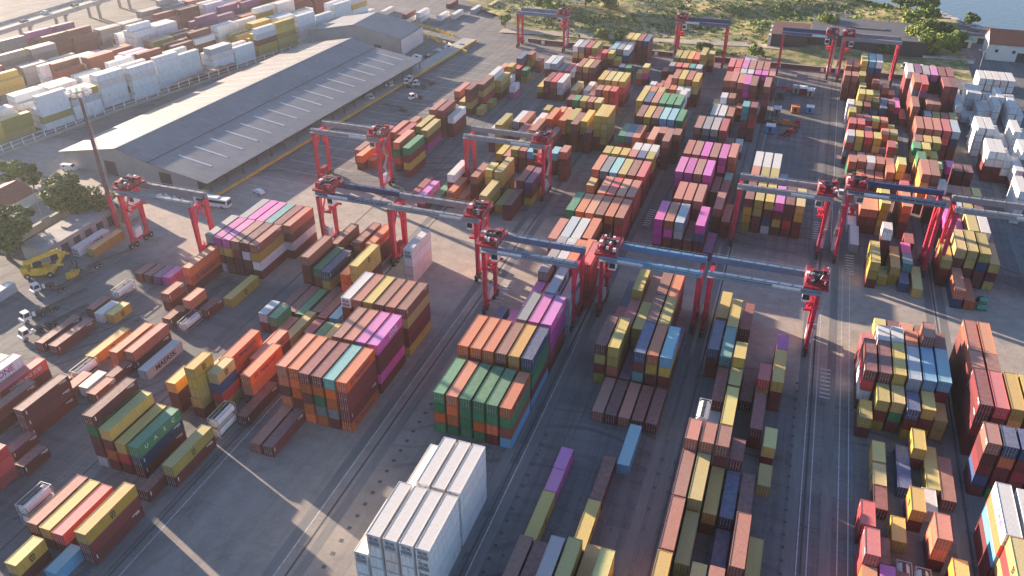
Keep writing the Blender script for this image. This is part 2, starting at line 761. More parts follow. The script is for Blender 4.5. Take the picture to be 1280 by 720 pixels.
# ---------------------------------------------------------------- mesh helper
class MB:
    def __init__(s): s.v=[]; s.f=[]; s.m=[]; s.uv=[]
    def quad(s, p, m=0, uv=None):
        i=len(s.v); s.v+= [tuple(q) for q in p]; s.f.append(tuple(range(i,i+len(p)))); s.m.append(m)
        s.uv.append(uv if uv else [(0,0)]*len(p))
    def hexa(s, P, m=0, skip=()):
        # P: 8 points, bottom 0-3 ccw, top 4-7
        F=[(3,2,1,0),(4,5,6,7),(0,1,5,4),(1,2,6,5),(2,3,7,6),(3,0,4,7)]
        for k,f in enumerate(F):
            if k in skip: continue
            q=[Vector(P[j]) for j in f]
            u=(q[1]-q[0]).length; w=(q[3]-q[0]).length
            s.quad(q, m, [(0,0),(u,0),(u,w),(0,w)])
    def box(s, x,y,z, sx,sy,sz, m=0, rot=0, skip=()):
        # centre x,y ; base z
        c,n=math.cos(rot),math.sin(rot); P=[]
        for zz in (z,z+sz):
            for dx,dy in ((-1,-1),(1,-1),(1,1),(-1,1)):
                a,b=dx*sx/2,dy*sy/2
                P.append((x+a*c-b*n, y+a*n+b*c, zz))
        s.hexa(P,m,skip)
    def bar(s, a,b,w,h=None,m=0,w2=None,h2=None):
        h=h or w; w2=w2 or w; h2=h2 or h
        a=Vector(a); b=Vector(b); d=(b-a).normalized()
        up=Vector((0,0,1)) if abs(d.z)<.95 else Vector((0,1,0))
        r=d.cross(up).normalized(); u=r.cross(d).normalized()
        P=[]
        for p,ww,hh in ((a,w,h),(b,w2,h2)):
            for i,j in ((-1,-1),(1,-1),(1,1),(-1,1)): P.append(p+r*(i*ww/2)+u*(j*hh/2))
        s.hexa(P,m)
    def cyl(s, a,b,r,n=12,m=0,r2=None,cap=True):
        r2=r if r2 is None else r2
        a=Vector(a); b=Vector(b); d=(b-a).normalized()
        up=Vector((0,0,1)) if abs(d.z)<.95 else Vector((0,1,0))
        e=d.cross(up).normalized(); g=e.cross(d).normalized()
        A=[a+(e*math.cos(t)+g*math.sin(t))*r for t in [2*math.pi*k/n for k in range(n)]]
        B=[b+(e*math.cos(t)+g*math.sin(t))*r2 for t in [2*math.pi*k/n for k in range(n)]]
        for k in range(n):
            j=(k+1)%n; s.quad([A[k],B[k],B[j],A[j]],m)
        if cap: s.quad(A,m); s.quad(B[::-1],m)
    def text(s, txt, size, M, m=0):
        vs,fs=text_geo(txt)
        i=len(s.v); s.v+=[tuple(M@Vector((x*size,y*size,0))) for x,y in vs]
        for f in fs: s.f.append(tuple(i+k for k in f)); s.m.append(m); s.uv.append([(0,0)]*len(f))
    def mesh(s, name, mats, color=None):
        me=bpy.data.meshes.new(name); me.from_pydata(s.v,[],s.f)
        for q in mats: me.materials.append(q)
        me.polygons.foreach_set('material_index', s.m)
        uvl=me.uv_layers.new(name='UVMap'); fl=[c for u in s.uv for p in u for c in p]
        uvl.data.foreach_set('uv', fl)
        if color is not None:
            at=me.color_attributes.new('paint','FLOAT_COLOR','CORNER')
            n=len(me.loops)
            if isinstance(color,tuple): at.data.foreach_set('color', list(color+(1.0,))*n)
            else:
                cc=[]
                for f,c in zip(s.f,color): cc+= list(c+(1.0,))*len(f)
                at.data.foreach_set('color', cc)
        me.update(); return me
    def build(s, name, mats, parent=None, color=None, **tags):
        return put(name, s.mesh(name,mats,color), parent, **tags)

_tx={}
def text_geo(t):
    if t not in _tx:
        cu=bpy.data.curves.new('lettering','FONT'); cu.body=t; cu.align_x='CENTER'; cu.align_y='CENTER'; cu.resolution_u=2; cu.offset=.02
        o=bpy.data.objects.new('lettering',cu); col.objects.link(o)
        dg=bpy.context.evaluated_depsgraph_get(); me=o.evaluated_get(dg).to_mesh()
        _tx[t]=([(v.co.x,v.co.y) for v in me.vertices],[tuple(p.vertices) for p in me.polygons])
        o.evaluated_get(dg).to_mesh_clear(); bpy.data.objects.remove(o); bpy.data.curves.remove(cu)
    return _tx[t]

def put(name, data, parent=None, loc=None, rot=None, label=None, category=None, group=None, kind=None):
    o=bpy.data.objects.new(name, data); col.objects.link(o)
    if parent is not None: o.parent=parent
    if loc is not None: o.location=loc
    if rot is not None: o.rotation_euler=(0,0,rot)
    for k,v in (('label',label),('category',category),('group',group),('kind',kind)):
        if v: o[k]=v
    return o
def empty(name, loc, rot=0, **t): return put(name,None,None,loc,rot,**t)
def dup(root, loc, rot, label, group=None):
    r=root.copy(); col.objects.link(r); r.location=loc; r.rotation_euler=(0,0,rot); r['label']=label
    if group: r['group']=group
    for ch in list(root.children):
        c=ch.copy(); col.objects.link(c); c.parent=r
        for g in list(ch.children):
            d=g.copy(); col.objects.link(d); d.parent=c
    return r

# ---------------------------------------------------------------- materials
class NT:
    def __init__(s,name):
        s.m=bpy.data.materials.new(name); s.m.use_nodes=True; s.t=s.m.node_tree; s.b=s.t.nodes['Principled BSDF']
    def n(s,typ,**k):
        q=s.t.nodes.new(typ)
        for a,v in k.items():
            if a.startswith('i_'): q.inputs[a[2:].replace('_',' ')].default_value=v
            else: setattr(q,a,v)
        return q
    def l(s,a,b): s.t.links.new(a,b)
    def math(s,op,a,b=None,c=None,clamp=False):
        q=s.n('ShaderNodeMath',operation=op,use_clamp=clamp)
        for i,v in enumerate((a,b,c)):
            if v is None: continue
            if isinstance(v,(int,float)): q.inputs[i].default_value=v
            else: s.l(v,q.inputs[i])
        return q.outputs[0]
    def mix(s,f,a,b,blend='MIX'):
        q=s.n('ShaderNodeMix',data_type='RGBA',blend_type=blend)
        for i,v in ((0,f),(6,a),(7,b)):
            if isinstance(v,(int,float)): q.inputs[i].default_value=v
            elif isinstance(v,tuple): q.inputs[i].default_value=v+(1,) if len(v)==3 else v
            else: s.l(v,q.inputs[i])
        return q.outputs[2]
    def noise(s,scale,detail=4,vec=None,rough=.55,dist=0):
        q=s.n('ShaderNodeTexNoise'); q.inputs['Scale'].default_value=scale; q.inputs['Detail'].default_value=detail; q.inputs['Roughness'].default_value=rough; q.inputs['Distortion'].default_value=dist
        if vec is not None: s.l(vec,q.inputs['Vector'])
        return q.outputs[0]
    def ramp(s,f,a,b,lo=0.,hi=1.):
        q=s.n('ShaderNodeMapRange'); q.clamp=True
        for i,v in ((1,a),(2,b),(3,lo),(4,hi)): q.inputs[i].default_value=v
        s.l(f,q.inputs[0]); return q.outputs[0]
    def pos(s,scale=None):
        g=s.n('ShaderNodeNewGeometry').outputs['Position']
        if scale:
            q=s.n('ShaderNodeVectorMath',operation='MULTIPLY'); s.l(g,q.inputs[0]); q.inputs[1].default_value=scale; g=q.outputs[0]
        return g
def mat(name,c,rough=.6,var=.25,scale=.6,metal=0,c2=None,spec=.4,bump=0,stretch=None):
    t=NT(name); p=t.pos(stretch)
    n=t.noise(scale,5,p); n2=t.noise(scale*7,3,p)
    f=t.math('MULTIPLY_ADD',n2,.35,t.math('MULTIPLY',n,.75))
    hi=tuple(min(1,x*(1+var)) for x in c); lo=c2 or tuple(x*(1-var) for x in c)
    cc=t.mix(t.ramp(f,.35,.75),lo,hi)
    t.l(cc,t.b.inputs['Base Color']); t.b.inputs['Roughness'].default_value=rough; t.b.inputs['Metallic'].default_value=metal
    t.b.inputs['Specular IOR Level'].default_value=spec
    if bump:
        b=t.n('ShaderNodeBump'); b.inputs['Strength'].default_value=bump; b.inputs['Distance'].default_value=.1; t.l(f,b.inputs['Height']); t.l(b.outputs[0],t.b.inputs['Normal'])
    return t.m

def container_material(name, bump):
    t=NT(name)
    at=t.n('ShaderNodeAttribute',attribute_name='paint').outputs['Color']
    uv=t.n('ShaderNodeUVMap',uv_map='UVMap'); sp=t.n('ShaderNodeSeparateXYZ'); t.l(uv.outputs[0],sp.inputs[0]); u,v=sp.outputs[0],sp.outputs[1]
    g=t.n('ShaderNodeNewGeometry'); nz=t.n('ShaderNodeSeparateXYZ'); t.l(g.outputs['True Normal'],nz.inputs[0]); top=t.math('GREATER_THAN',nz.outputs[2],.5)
    P=t.pos()
    big=t.noise(.22,3,P); mid=t.noise(1.3,5,P); fine=t.noise(9,3,P)
    # vertical rain streaks on the walls
    st=t.n('ShaderNodeVectorMath',operation='MULTIPLY'); t.l(P,st.inputs[0]); st.inputs[1].default_value=(5,5,.35); streak=t.noise(1.0,3,st.outputs[0])
    c=t.mix(t.ramp(big,.3,.7,0,.35),at,(.5,.5,.5),'SOFT_LIGHT')
    c=t.mix(t.ramp(streak,.5,.78,0,.5),c,(.08,.05,.038))
    hs=t.n('ShaderNodeHueSaturation'); hs.inputs['Saturation'].default_value=.92; hs.inputs['Value'].default_value=1.6; t.l(c,hs.inputs['Color']); cap=t.mix(1.0,hs.outputs[0],(.74,.72,.69),'DARKEN')  # top faces brightened: faded paint plus sunlight put into the colour
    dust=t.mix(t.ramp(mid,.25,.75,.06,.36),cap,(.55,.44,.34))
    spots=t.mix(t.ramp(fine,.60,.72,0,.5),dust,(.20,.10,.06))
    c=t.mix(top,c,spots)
    # corrugation: shade and bump
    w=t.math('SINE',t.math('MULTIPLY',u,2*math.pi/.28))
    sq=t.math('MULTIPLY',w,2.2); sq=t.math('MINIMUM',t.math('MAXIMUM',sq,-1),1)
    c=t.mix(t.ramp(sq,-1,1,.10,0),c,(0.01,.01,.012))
    t.l(c,t.b.inputs['Base Color'])
    t.b.inputs['Roughness'].default_value=.55; t.b.inputs['Specular IOR Level'].default_value=.35
    if bump:
        b=t.n('ShaderNodeBump'); b.inputs['Strength'].default_value=.55; b.inputs['Distance'].default_value=.035; t.l(sq,b.inputs['Height']); t.l(b.outputs[0],t.b.inputs['Normal'])
    return t.m

M={}
M['paint']=container_material('container_paint',True)
M['paint_plain']=container_material('container_paint_far',False)
M['steel']=mat('galvanised_steel',(.42,.42,.42),.45,.2,2,.3)
M['ink_white']=mat('white_lettering',(.62,.62,.60),.6,.15,3)
M['ink_dark']=mat('dark_lettering',(.02,.02,.03),.6,.1,3)
M['ink_blue']=mat('blue_lettering',(.03,.05,.2),.6,.1,3)
M['ink_pink']=mat('pink_lettering',(.55,.08,.3),.6,.1,3)
M['ink_red']=mat('red_panel',(.28,.03,.05),.6,.1,3)
M['red']=mat('crane_red',(.56,.026,.07),.5,.22,.5,c2=(.36,.02,.045))
M['darkred']=mat('crane_machinery_red',(.30,.018,.035),.55,.4,1.5)
M['girder_blue']=mat('girder_blue',(.11,.17,.26),.6,.2,.4)
M['girder_grey']=mat('girder_grey',(.22,.225,.25),.6,.2,.4)
M['girder_navy']=mat('girder_navy',(.035,.06,.14),.45,.16,.4)
M['girder_sky']=mat('girder_sky_blue',(.10,.24,.40),.6,.2,.4)
M['white']=mat('white_paint',(.78,.77,.75),.45,.08,.8)
M['black']=mat('black_rubber',(.018,.018,.02),.8,.3,3)
M['dark']=mat('dark_machinery',(.05,.05,.055),.6,.4,2)
M['yellow']=mat('yellow_paint',(.68,.42,.04),.5,.2,1)
M['yellow_edge']=mat('yellow_platform_edge',(.62,.38,.05),.6,.3,.5)
M['glass']=mat('window_glass',(.03,.04,.05),.08,.2,2,0,None,.8)
M['concrete']=mat('concrete',(.36,.34,.31),.85,.18,.3,bump=.15)
M['cladding']=mat('pale_cladding',(.31,.30,.30),.7,.1,.2)
M['cladding_cream']=mat('cream_cladding',(.60,.57,.55),.7,.08,.2)  # paler cream tone for the hall's dock side and the shed columns
M['wallwhite']=mat('white_render',(.72,.68,.62),.8,.1,.4)
M['redroof']=mat('red_tile_roof',(.36,.12,.07),.8,.2,1.2)
M['greyroof']=mat('grey_sheet_roof',(.11,.108,.115),.7,.15,.3)
M['bark']=mat('bark',(.10,.075,.055),.9,.3,3)
M['trailer']=mat('trailer_chassis',(.10,.095,.095),.7,.35,1)
M['orange']=mat('orange_paint',(.62,.2,.05),.5,.2,1)
M['bluepaint']=mat('blue_paint',(.08,.28,.6),.5,.15,1)
M['greenpaint']=mat('green_paint',(.05,.38,.28),.5,.15,1)
M['rubblewhite']=mat('pale_rock',(.42,.39,.35),.9,.3,.5)
M['carsilver']=mat('silver_car_paint',(.5,.51,.53),.25,.06,1,.2)
M['cardark']=mat('dark_car_paint',(.05,.055,.07),.25,.1,1,.2)

def roof_mat(name,c,along):
    # standing seam sheets: fine ribs plus large stains
    t=NT(name); P=t.pos(); q=t.n('ShaderNodeSeparateXYZ'); t.l(P,q.inputs[0])
    n=t.noise(.09,5,P); n2=t.noise(.8,4,P); rib=t.math('SINE',t.math('MULTIPLY',q.outputs[1],2*math.pi/1.4))
    patch=t.n('ShaderNodeTexBrick'); patch.inputs['Scale'].default_value=.16; patch.inputs['Color1'].default_value=(.66,.66,.66,1); patch.inputs['Color2'].default_value=(1,1,1,1); patch.inputs['Mortar'].default_value=(.6,.6,.6,1); patch.inputs['Mortar Size'].default_value=.01; t.l(P,patch.inputs['Vector'])
    f=t.math('MULTIPLY_ADD',n2,.4,t.math('MULTIPLY',n,.7))
    cc=t.mix(t.ramp(f,.3,.8),tuple(x*.78 for x in c),tuple(x*1.2 for x in c)); cc=t.mix(.5,cc,patch.outputs[0],'MULTIPLY')
    t.l(cc,t.b.inputs['Base Color']); t.b.inputs['Roughness'].default_value=.6
    b=t.n('ShaderNodeBump'); b.inputs['Strength'].default_value=.25; b.inputs['Distance'].default_value=.05; t.l(rib,b.inputs['Height']); t.l(b.outputs[0],t.b.inputs['Normal'])
    return t.m
M['roof']=roof_mat('warehouse_roof_sheet',(.225,.225,.235),0)
M['roof_sunlit_tan']=roof_mat('warehouse_roof_sunlit_tan',(.235,.21,.185),0)  # sunward slope: warm sunlit tone painted into the grey sheet colour
M['skylight']=mat('skylight_sheet',(.62,.62,.62),.4,.1,.5)

def ground_mat():
    t=NT('yard_asphalt'); P=t.pos(); q=t.n('ShaderNodeSeparateXYZ'); t.l(P,q.inputs[0]); X,Y=q.outputs[0],q.outputs[1]
    a=t.noise(.02,5,P,.6); b=t.noise(.25,6,P,.65); c=t.noise(2.6,4,P)
    tr=t.noise(1.0,4,t.pos((.55,.018,1)),.6)           # worn wheel tracks along the lanes
    tx=t.noise(1.0,4,t.pos((.02,.4,1)),.6)             # and across in the cross aisle
    base=t.mix(t.ramp(a,.35,.65),(.165,.166,.174),(.25,.245,.24))
    base=t.mix(t.ramp(tr,.45,.64,0,.5),base,(.095,.093,.097))
    base=t.mix(t.ramp(tx,.5,.68,0,.35),base,(.095,.092,.092))
    base=t.mix(t.ramp(b,.5,.72,0,.55),base,(.235,.22,.205))
    oil=t.noise(.5,3,P,.5,1.2); base=t.mix(t.ramp(oil,.66,.74,0,.6),base,(.05,.05,.052))
    slab=t.n('ShaderNodeTexBrick',offset=.0); slab.inputs['Scale'].default_value=1; slab.inputs['Brick Width'].default_value=6.1; slab.inputs['Row Height'].default_value=5.0; slab.inputs['Mortar Size'].default_value=.06; slab.inputs['Mortar Smooth'].default_value=.4
    slab.inputs['Color1'].default_value=(.82,.82,.84,1); slab.inputs['Color2'].default_value=(1.12,1.1,1.06,1); slab.inputs['Mortar'].default_value=(.36,.36,.36,1); t.l(P,slab.inputs['Vector'])
    base=t.mix(.55,base,slab.outputs[0],'MULTIPLY')
    base=t.mix(t.ramp(c,.3,.75,0,.35),base,(.06,.06,.06))
    arc=t.n('ShaderNodeTexWave',wave_type='RINGS',rings_direction='Z'); arc.inputs['Scale'].default_value=.055; arc.inputs['Distortion'].default_value=26; arc.inputs['Detail'].default_value=3; arc.inputs['Detail Scale'].default_value=.25; t.l(P,arc.inputs['Vector'])
    am=t.math('MULTIPLY',t.ramp(arc.outputs['Fac'],.90,.97,0,.5),t.ramp(t.noise(.03,2,P),.45,.6))
    base=t.mix(am,base,(.05,.05,.052))
    spot=t.noise(.9,2,P,.4); base=t.mix(t.ramp(spot,.70,.76,0,.55),base,(.035,.034,.034)); pale=t.noise(.55,4,t.pos((1,.35,1)),.6); base=t.mix(t.ramp(pale,.62,.72,0,.35),base,(.30,.29,.275))
    # lighter worn concrete in cross aisle, apron and open lane; aisle sunlight is painted in
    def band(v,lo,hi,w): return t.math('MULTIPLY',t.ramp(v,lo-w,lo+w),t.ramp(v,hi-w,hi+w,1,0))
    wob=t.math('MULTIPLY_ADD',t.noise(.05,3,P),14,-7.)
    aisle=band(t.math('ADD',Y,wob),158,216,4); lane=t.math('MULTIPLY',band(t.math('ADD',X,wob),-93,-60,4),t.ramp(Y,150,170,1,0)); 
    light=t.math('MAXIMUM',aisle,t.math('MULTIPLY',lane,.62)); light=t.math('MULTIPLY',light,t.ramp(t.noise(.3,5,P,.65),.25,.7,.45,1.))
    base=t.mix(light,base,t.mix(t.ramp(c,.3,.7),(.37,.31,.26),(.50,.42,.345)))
    crack=t.n('ShaderNodeTexVoronoi',feature='DISTANCE_TO_EDGE'); crack.inputs['Scale'].default_value=.09; wv=t.n('ShaderNodeTexNoise'); wv.inputs['Scale'].default_value=.15; wv.inputs['Detail'].default_value=4; t.l(P,wv.inputs['Vector']); wm=t.n('ShaderNodeVectorMath',operation='MULTIPLY_ADD'); t.l(wv.outputs['Color'],wm.inputs[0]); wm.inputs[1].default_value=(9,9,0); t.l(P,wm.inputs[2]); t.l(wm.outputs[0],crack.inputs['Vector'])
    base=t.mix(t.ramp(crack.outputs['Distance'],.0,.010,.22,0),base,(.07,.07,.072))
    patch=t.n('ShaderNodeTexVoronoi'); patch.inputs['Scale'].default_value=.06; patch.distance='CHEBYCHEV'; ps=t.n('ShaderNodeSeparateColor'); t.l(patch.outputs['Color'],ps.inputs[0])
    base=t.mix(t.ramp(ps.outputs[0],.80,.82,0,.45),base,(.11,.108,.11)); base=t.mix(t.ramp(ps.outputs[1],.84,.86,0,.4),base,(.27,.255,.235))
    t.l(base,t.b.inputs['Base Color']); t.b.inputs['Roughness'].default_value=.85; t.b.inputs['Specular IOR Level'].default_value=.25
    bp=t.n('ShaderNodeBump'); bp.inputs['Strength'].default_value=.2; bp.inputs['Distance'].default_value=.05; t.l(c,bp.inputs['Height']); t.l(bp.outputs[0],t.b.inputs['Normal'])
    return t.m
def scrub_mat():
    t=NT('dry_scrubland'); P=t.pos(); a=t.noise(.035,6,P,.6,.5); b=t.noise(.16,6,P,.65); c=t.noise(1.1,5,P,.6)
    x=t.mix(t.ramp(a,.38,.62),(.36,.28,.135),(.50,.39,.22)); x=t.mix(t.ramp(b,.42,.58,0,.9),x,(.13,.18,.06)); x=t.mix(t.ramp(c,.5,.75,0,.5),x,(.05,.06,.03))
    x=t.mix(t.ramp(t.noise(.05,4,t.pos((1,2.5,1)),.6),.62,.72,0,.7),x,(.36,.31,.25))
    t.l(x,t.b.inputs['Base Color']); t.b.inputs['Roughness'].default_value=1; t.b.inputs['Specular IOR Level'].default_value=.1
    bp=t.n('ShaderNodeBump'); bp.inputs['Strength'].default_value=.8; bp.inputs['Distance'].default_value=.8; t.l(b,bp.inputs['Height']); t.l(bp.outputs[0],t.b.inputs['Normal'])
    return t.m
def water_mat():
    t=NT('sea_water'); P=t.pos(); n=t.noise(.35,4,P)
    t.b.inputs['Base Color'].default_value=(.10,.15,.18,1); t.b.inputs['Roughness'].default_value=.18
    bp=t.n('ShaderNodeBump'); bp.inputs['Strength'].default_value=.35; bp.inputs['Distance'].default_value=.4; t.l(n,bp.inputs['Height']); t.l(bp.outputs[0],t.b.inputs['Normal'])
    return t.m
def leaf_mat(name,c):
    t=NT(name); P=t.pos(); n=t.noise(.5,4,P); n2=t.noise(4,3,P)
    x=t.mix(t.ramp(n,.3,.7),tuple(k*.55 for k in c),tuple(k*1.5 for k in c)); x=t.mix(t.ramp(n2,.4,.8,0,.4),x,tuple(k*.4 for k in c))
    t.l(x,t.b.inputs['Base Color']); t.b.inputs['Roughness'].default_value=.8; t.b.inputs['Specular IOR Level'].default_value=.2
    t.b.inputs['Subsurface Weight'].default_value=0
    return t.m
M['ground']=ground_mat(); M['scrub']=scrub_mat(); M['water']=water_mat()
M['leaf_dark']=leaf_mat('dark_foliage',(.06,.105,.032)); M['leaf']=leaf_mat('green_foliage',(.13,.19,.045)); M['leaf_olive']=leaf_mat('olive_foliage',(.15,.20,.06)); M['leaf_lime']=leaf_mat('bright_foliage',(.22,.27,.045))
M['strip']=mat('crane_runway_concrete',(.19,.185,.18),.85,.25,.35,stretch=(1,.12,1))
M['strip_dark']=mat('tyre_darkened_strip',(.085,.083,.085),.85,.3,.4,stretch=(1,.08,1))
M['line']=mat('worn_white_marking',(.55,.54,.52),.8,.35,1.2,c2=(.28,.28,.28))
M['sand']=mat('sandy_track',(.40,.33,.25),.95,.15,.15)
M['mast']=mat('mast_paint',(.13,.085,.09),.6,.25,.6)
M['rust']=mat('rusty_red_deck',(.13,.06,.05),.8,.3,.4)

# ---------------------------------------------------------------- container colours
PC={'M':(.17,.028,.036),'B':(.32,.10,.065),'R':(.52,.045,.055),'O':(.68,.13,.03),'A':(.72,.30,.03),'Y':(.50,.35,.06),'G':(.022,.20,.09),
    'T':(.05,.29,.29),'C':(.13,.38,.60),'U':(.028,.065,.17),'K':(.60,.05,.34),'W':(.88,.86,.83),'S':(.44,.48,.53),'E':(.24,.235,.25),'P':(.15,.045,.16)}
CN={'M':'maroon','B':'rust brown','R':'bright red','O':'orange','A':'amber','Y':'olive yellow','G':'green','T':'teal','C':'light blue','U':'dark blue','K':'magenta','W':'white','S':'pale grey','E':'grey','P':'purple'}
def shade(c,v):
    # eight weathered versions of each line colour: brightness, greying and a slight drift of hue
    k=(1,.82,1.18,.93,.72,1.08,1.30,.88)[v]; d=(0,.10,.05,.2,.04,.26,.14,.0)[v]; h=(0,.06,-.05,.03,.1,-.02,-.08,-.1)[v]; g=sum(c)/3
    q=tuple((x*(1-d)+g*d)*k for x in c); return (min(.88,q[0]*(1-h)),min(.86,q[1]*(1+h*.6)),min(.86,q[2]*(1+h)))

def lettering(mb, L, word, mi=1):
    # letters on both long walls
    if not word: return
    for sgn in (1,-1):
        Rm=Matrix(((0,0,sgn,0),(sgn,0,0,0),(0,1,0,0),(0,0,0,1)))
        def at(y,z): 
            m=Matrix.Translation((sgn*(CW/2+.004),sgn*y,z))@Rm; return m
        if word=='msc':
            mb.text('m',1.5,at(0,1.72),mi); mb.text('sc',1.35,at(0,.98),mi)
        elif word=='Hapag-Lloyd': mb.text(word,1.25,at(.6,1.4),mi); mb.text('H',1.7,at(-3.9,1.35),mi)
        elif word=='panel':
            y0,z0=1.5,.55
            for dy,dz in ((0,0),): 
                q=[at(y0-1.9,z0)@Vector((0,0,0)),at(y0+1.9,z0)@Vector((0,0,0)),at(y0+1.9,z0+1.35)@Vector((0,0,0)),at(y0-1.9,z0+1.35)@Vector((0,0,0))]
                mb.quad(q,mi)
        elif word=='UASC':
            for k,ch in enumerate('UASC'): mb.text(ch,1.35,at(-3.9+2.6*k,1.35),mi)
        else: mb.text(word,{'ONE':2.0,'MAERSK':1.9,'HAMBURG SÜD':1.25,'EVERGREEN':1.15,'K':1.6}.get(word,1.3),at(1.4 if word=='ONE' else .2,1.35),mi)
WORD={'K':('ONE','ink_white'),'Y':('msc','ink_dark'),'O':('Hapag-Lloyd','ink_blue'),'S':('MAERSK','ink_dark'),'G':('EVERGREEN','ink_white'),'R':('HAMBURG SÜD','ink_white')}
_cm={}
def cmeshes(letter, L, v, special=None):
    key=(letter,L,v,special)
    if key in _cm: return _cm[key]
    c=shade(PC[letter],v); H=TH-.04; hl=L/2
    body=MB(); w=CW-.10; l=L-.10
    P=[(-w/2,-l/2,.16),(w/2,-l/2,.16),(w/2,l/2,.16),(-w/2,l/2,.16)]; P+=[(x,y,H-.05) for x,y,_ in P]
    F=[(4,5,6,7,'t'),(1,2,6,5,'s'),(2,3,7,6,'e'),(3,0,4,7,'s'),(0,1,5,4,'e'),(3,2,1,0,'b')]
    for a,b,cc,d,k in F:
        if k=='t': uv=[(P[i][1],P[i][0]) for i in (a,b,cc,d)]
        elif k=='s': uv=[(P[i][1],P[i][2]) for i in (a,b,cc,d)]
        else: uv=[(P[i][0],P[i][2]) for i in (a,b,cc,d)]
        body.quad([P[a],P[b],P[cc],P[d]],0,uv)
    wd=special or (WORD.get(letter) if L>8 else (WORD['Y'] if letter=='Y' else None))
    mats=[M['paint']]
    if letter in 'MBEUR' and not special and v in (0,1,4,5,7):
        mk=MB()
        for sg in (1,-1):
            x_=sg*(CW/2-.046)
            def rect(y0,y1,z0,z1):
                q=[(x_,y0,z0),(x_,y1,z0),(x_,y1,z1),(x_,y0,z1)]; body.quad(q if sg>0 else q[::-1],len(mats))
            rect(sg*-.44*L-.12,sg*-.44*L+.12,1.15,2.1); rect(sg*.36*L-.9,sg*.36*L+.9,2.05,2.28); rect(sg*.40*L-.5,sg*.40*L+.5,1.75,1.9)
        mats.append(M['ink_white'])
    if wd and (v not in (3,6) or letter in 'SKG' or special):
        # letters sit on the wall plane
        lettering(body,L,wd[0],len(mats)); mats.append(M[wd[1]])
    bm=body.mesh('body',mats,c)
    fr=MB(); fc=tuple(x*.82 for x in c)
    for sx in (-1,1):
        for sy in (-1,1): fr.box(sx*(CW/2-.07),sy*(hl-.07),.0,.14,.14,H)
        fr.box(sx*(CW/2-.05),0,.0,.10,L-.28,.16); fr.box(sx*(CW/2-.04),0,H-.09,.08,L-.28,.09)
    for sy in (-1,1):
        fr.box(0,sy*(hl-.05),0,CW-.28,.10,.16); fr.box(0,sy*(hl-.05),H-.12,CW-.28,.10,.12)
    fm=fr.mesh('frame',[M['paint_plain']],fc)
    dr=MB(); dw=CW/2-.17
    dr.box(dw/2,.0,.18,dw-.02,.05,H-.34,0)
    for bx in (.25,.75):
        dr.cyl((dw*bx,-.06,.15),(dw*bx,-.06,H-.1),.035,6,1)
        dr.box(dw*bx,-.06,.95,.10,.06,.14,1)
    dr.box(dw*.5,-.06,1.0,.5,.04,.06,1)
    dm=dr.mesh('door',[M['paint_plain'],M['steel']],tuple(x*.9 for x in c))
    if letter=='W':
        dr=MB(); dr.box(0,0,.18,CW-.34,.06,H-.34,0); dr.box(0,-.06,1.3,1.7,.08,.85,1); dr.box(0,-.06,.28,1.9,.08,.75,2)
        for q in (-.45,.45): dr.cyl((q,-.14,1.72),(q,-.06,1.72),.34,12,2)
        dr.box(-.7,-.06,2.25,.5,.05,.18,1); dr.box(.75,-.07,.95,.35,.06,.25,1); dr.box(-.2,-.07,1.05,.6,.05,.12,2)
        dm=dr.mesh('cooling_unit',[M['paint_plain'],M['steel'],M['girder_grey']],tuple(x*.92 for x in c))
    _cm[key]=(bm,fm,dm); return _cm[key]
_cs={}
def small_mesh(letter,L,v,special=None):
    key=(letter,L,v,special)
    if key not in _cs:
        c=shade(PC[letter],v); mb=MB(); cl=container_box(mb,0,0,0,L,0,c)
        _cs[key]=mb.mesh('container',[M['paint']],cl)
    return _cs[key]
def container_box(mb,x,y,z,L,rot,c,top=True):
    H=TH-.04; cs,sn=math.cos(rot),math.sin(rot); cl=[]
    def q(pts,uv,cc,m=0):
        mb.quad([(x+a*cs-b*sn,y+a*sn+b*cs,z+h) for a,b,h in pts],m,uv); cl.append(cc)
    w,l=CW/2,L/2; e=.13; fc=tuple(k*.6 for k in c)
    for s in (1,-1):
        # long wall: framed panel
        q([(s*w,-s*l,0),(s*w,s*l,0),(s*w,s*l,H),(s*w,-s*l,H)],[(-l,0),(l,0),(l,H),(-l,H)],c)
        # end: frame bars left dark, two leaves
        q([(s*w,s*l,0),(-s*w,s*l,0),(-s*w,s*l,H),(s*w,s*l,H)],[(0,0),(.0,0),(.0,H),(0,H)],fc)
        for a0,a1 in ((-w+e,-.03),(.03,w-e)):
            yy=s*(l+.015)
            q([(s*a1,yy,.2),(s*a0,yy,.2),(s*a0,yy,H-.2),(s*a1,yy,H-.2)],[(0,0),(a1-a0,0),(a1-a0,H),(0,H)],tuple(k*.95 for k in c))
    q([(-w,-l,H),(w,-l,H),(w,l,H),(-w,l,H)],[(-l,-w),(-l,w),(l,w),(l,-w)],c)
    return cl

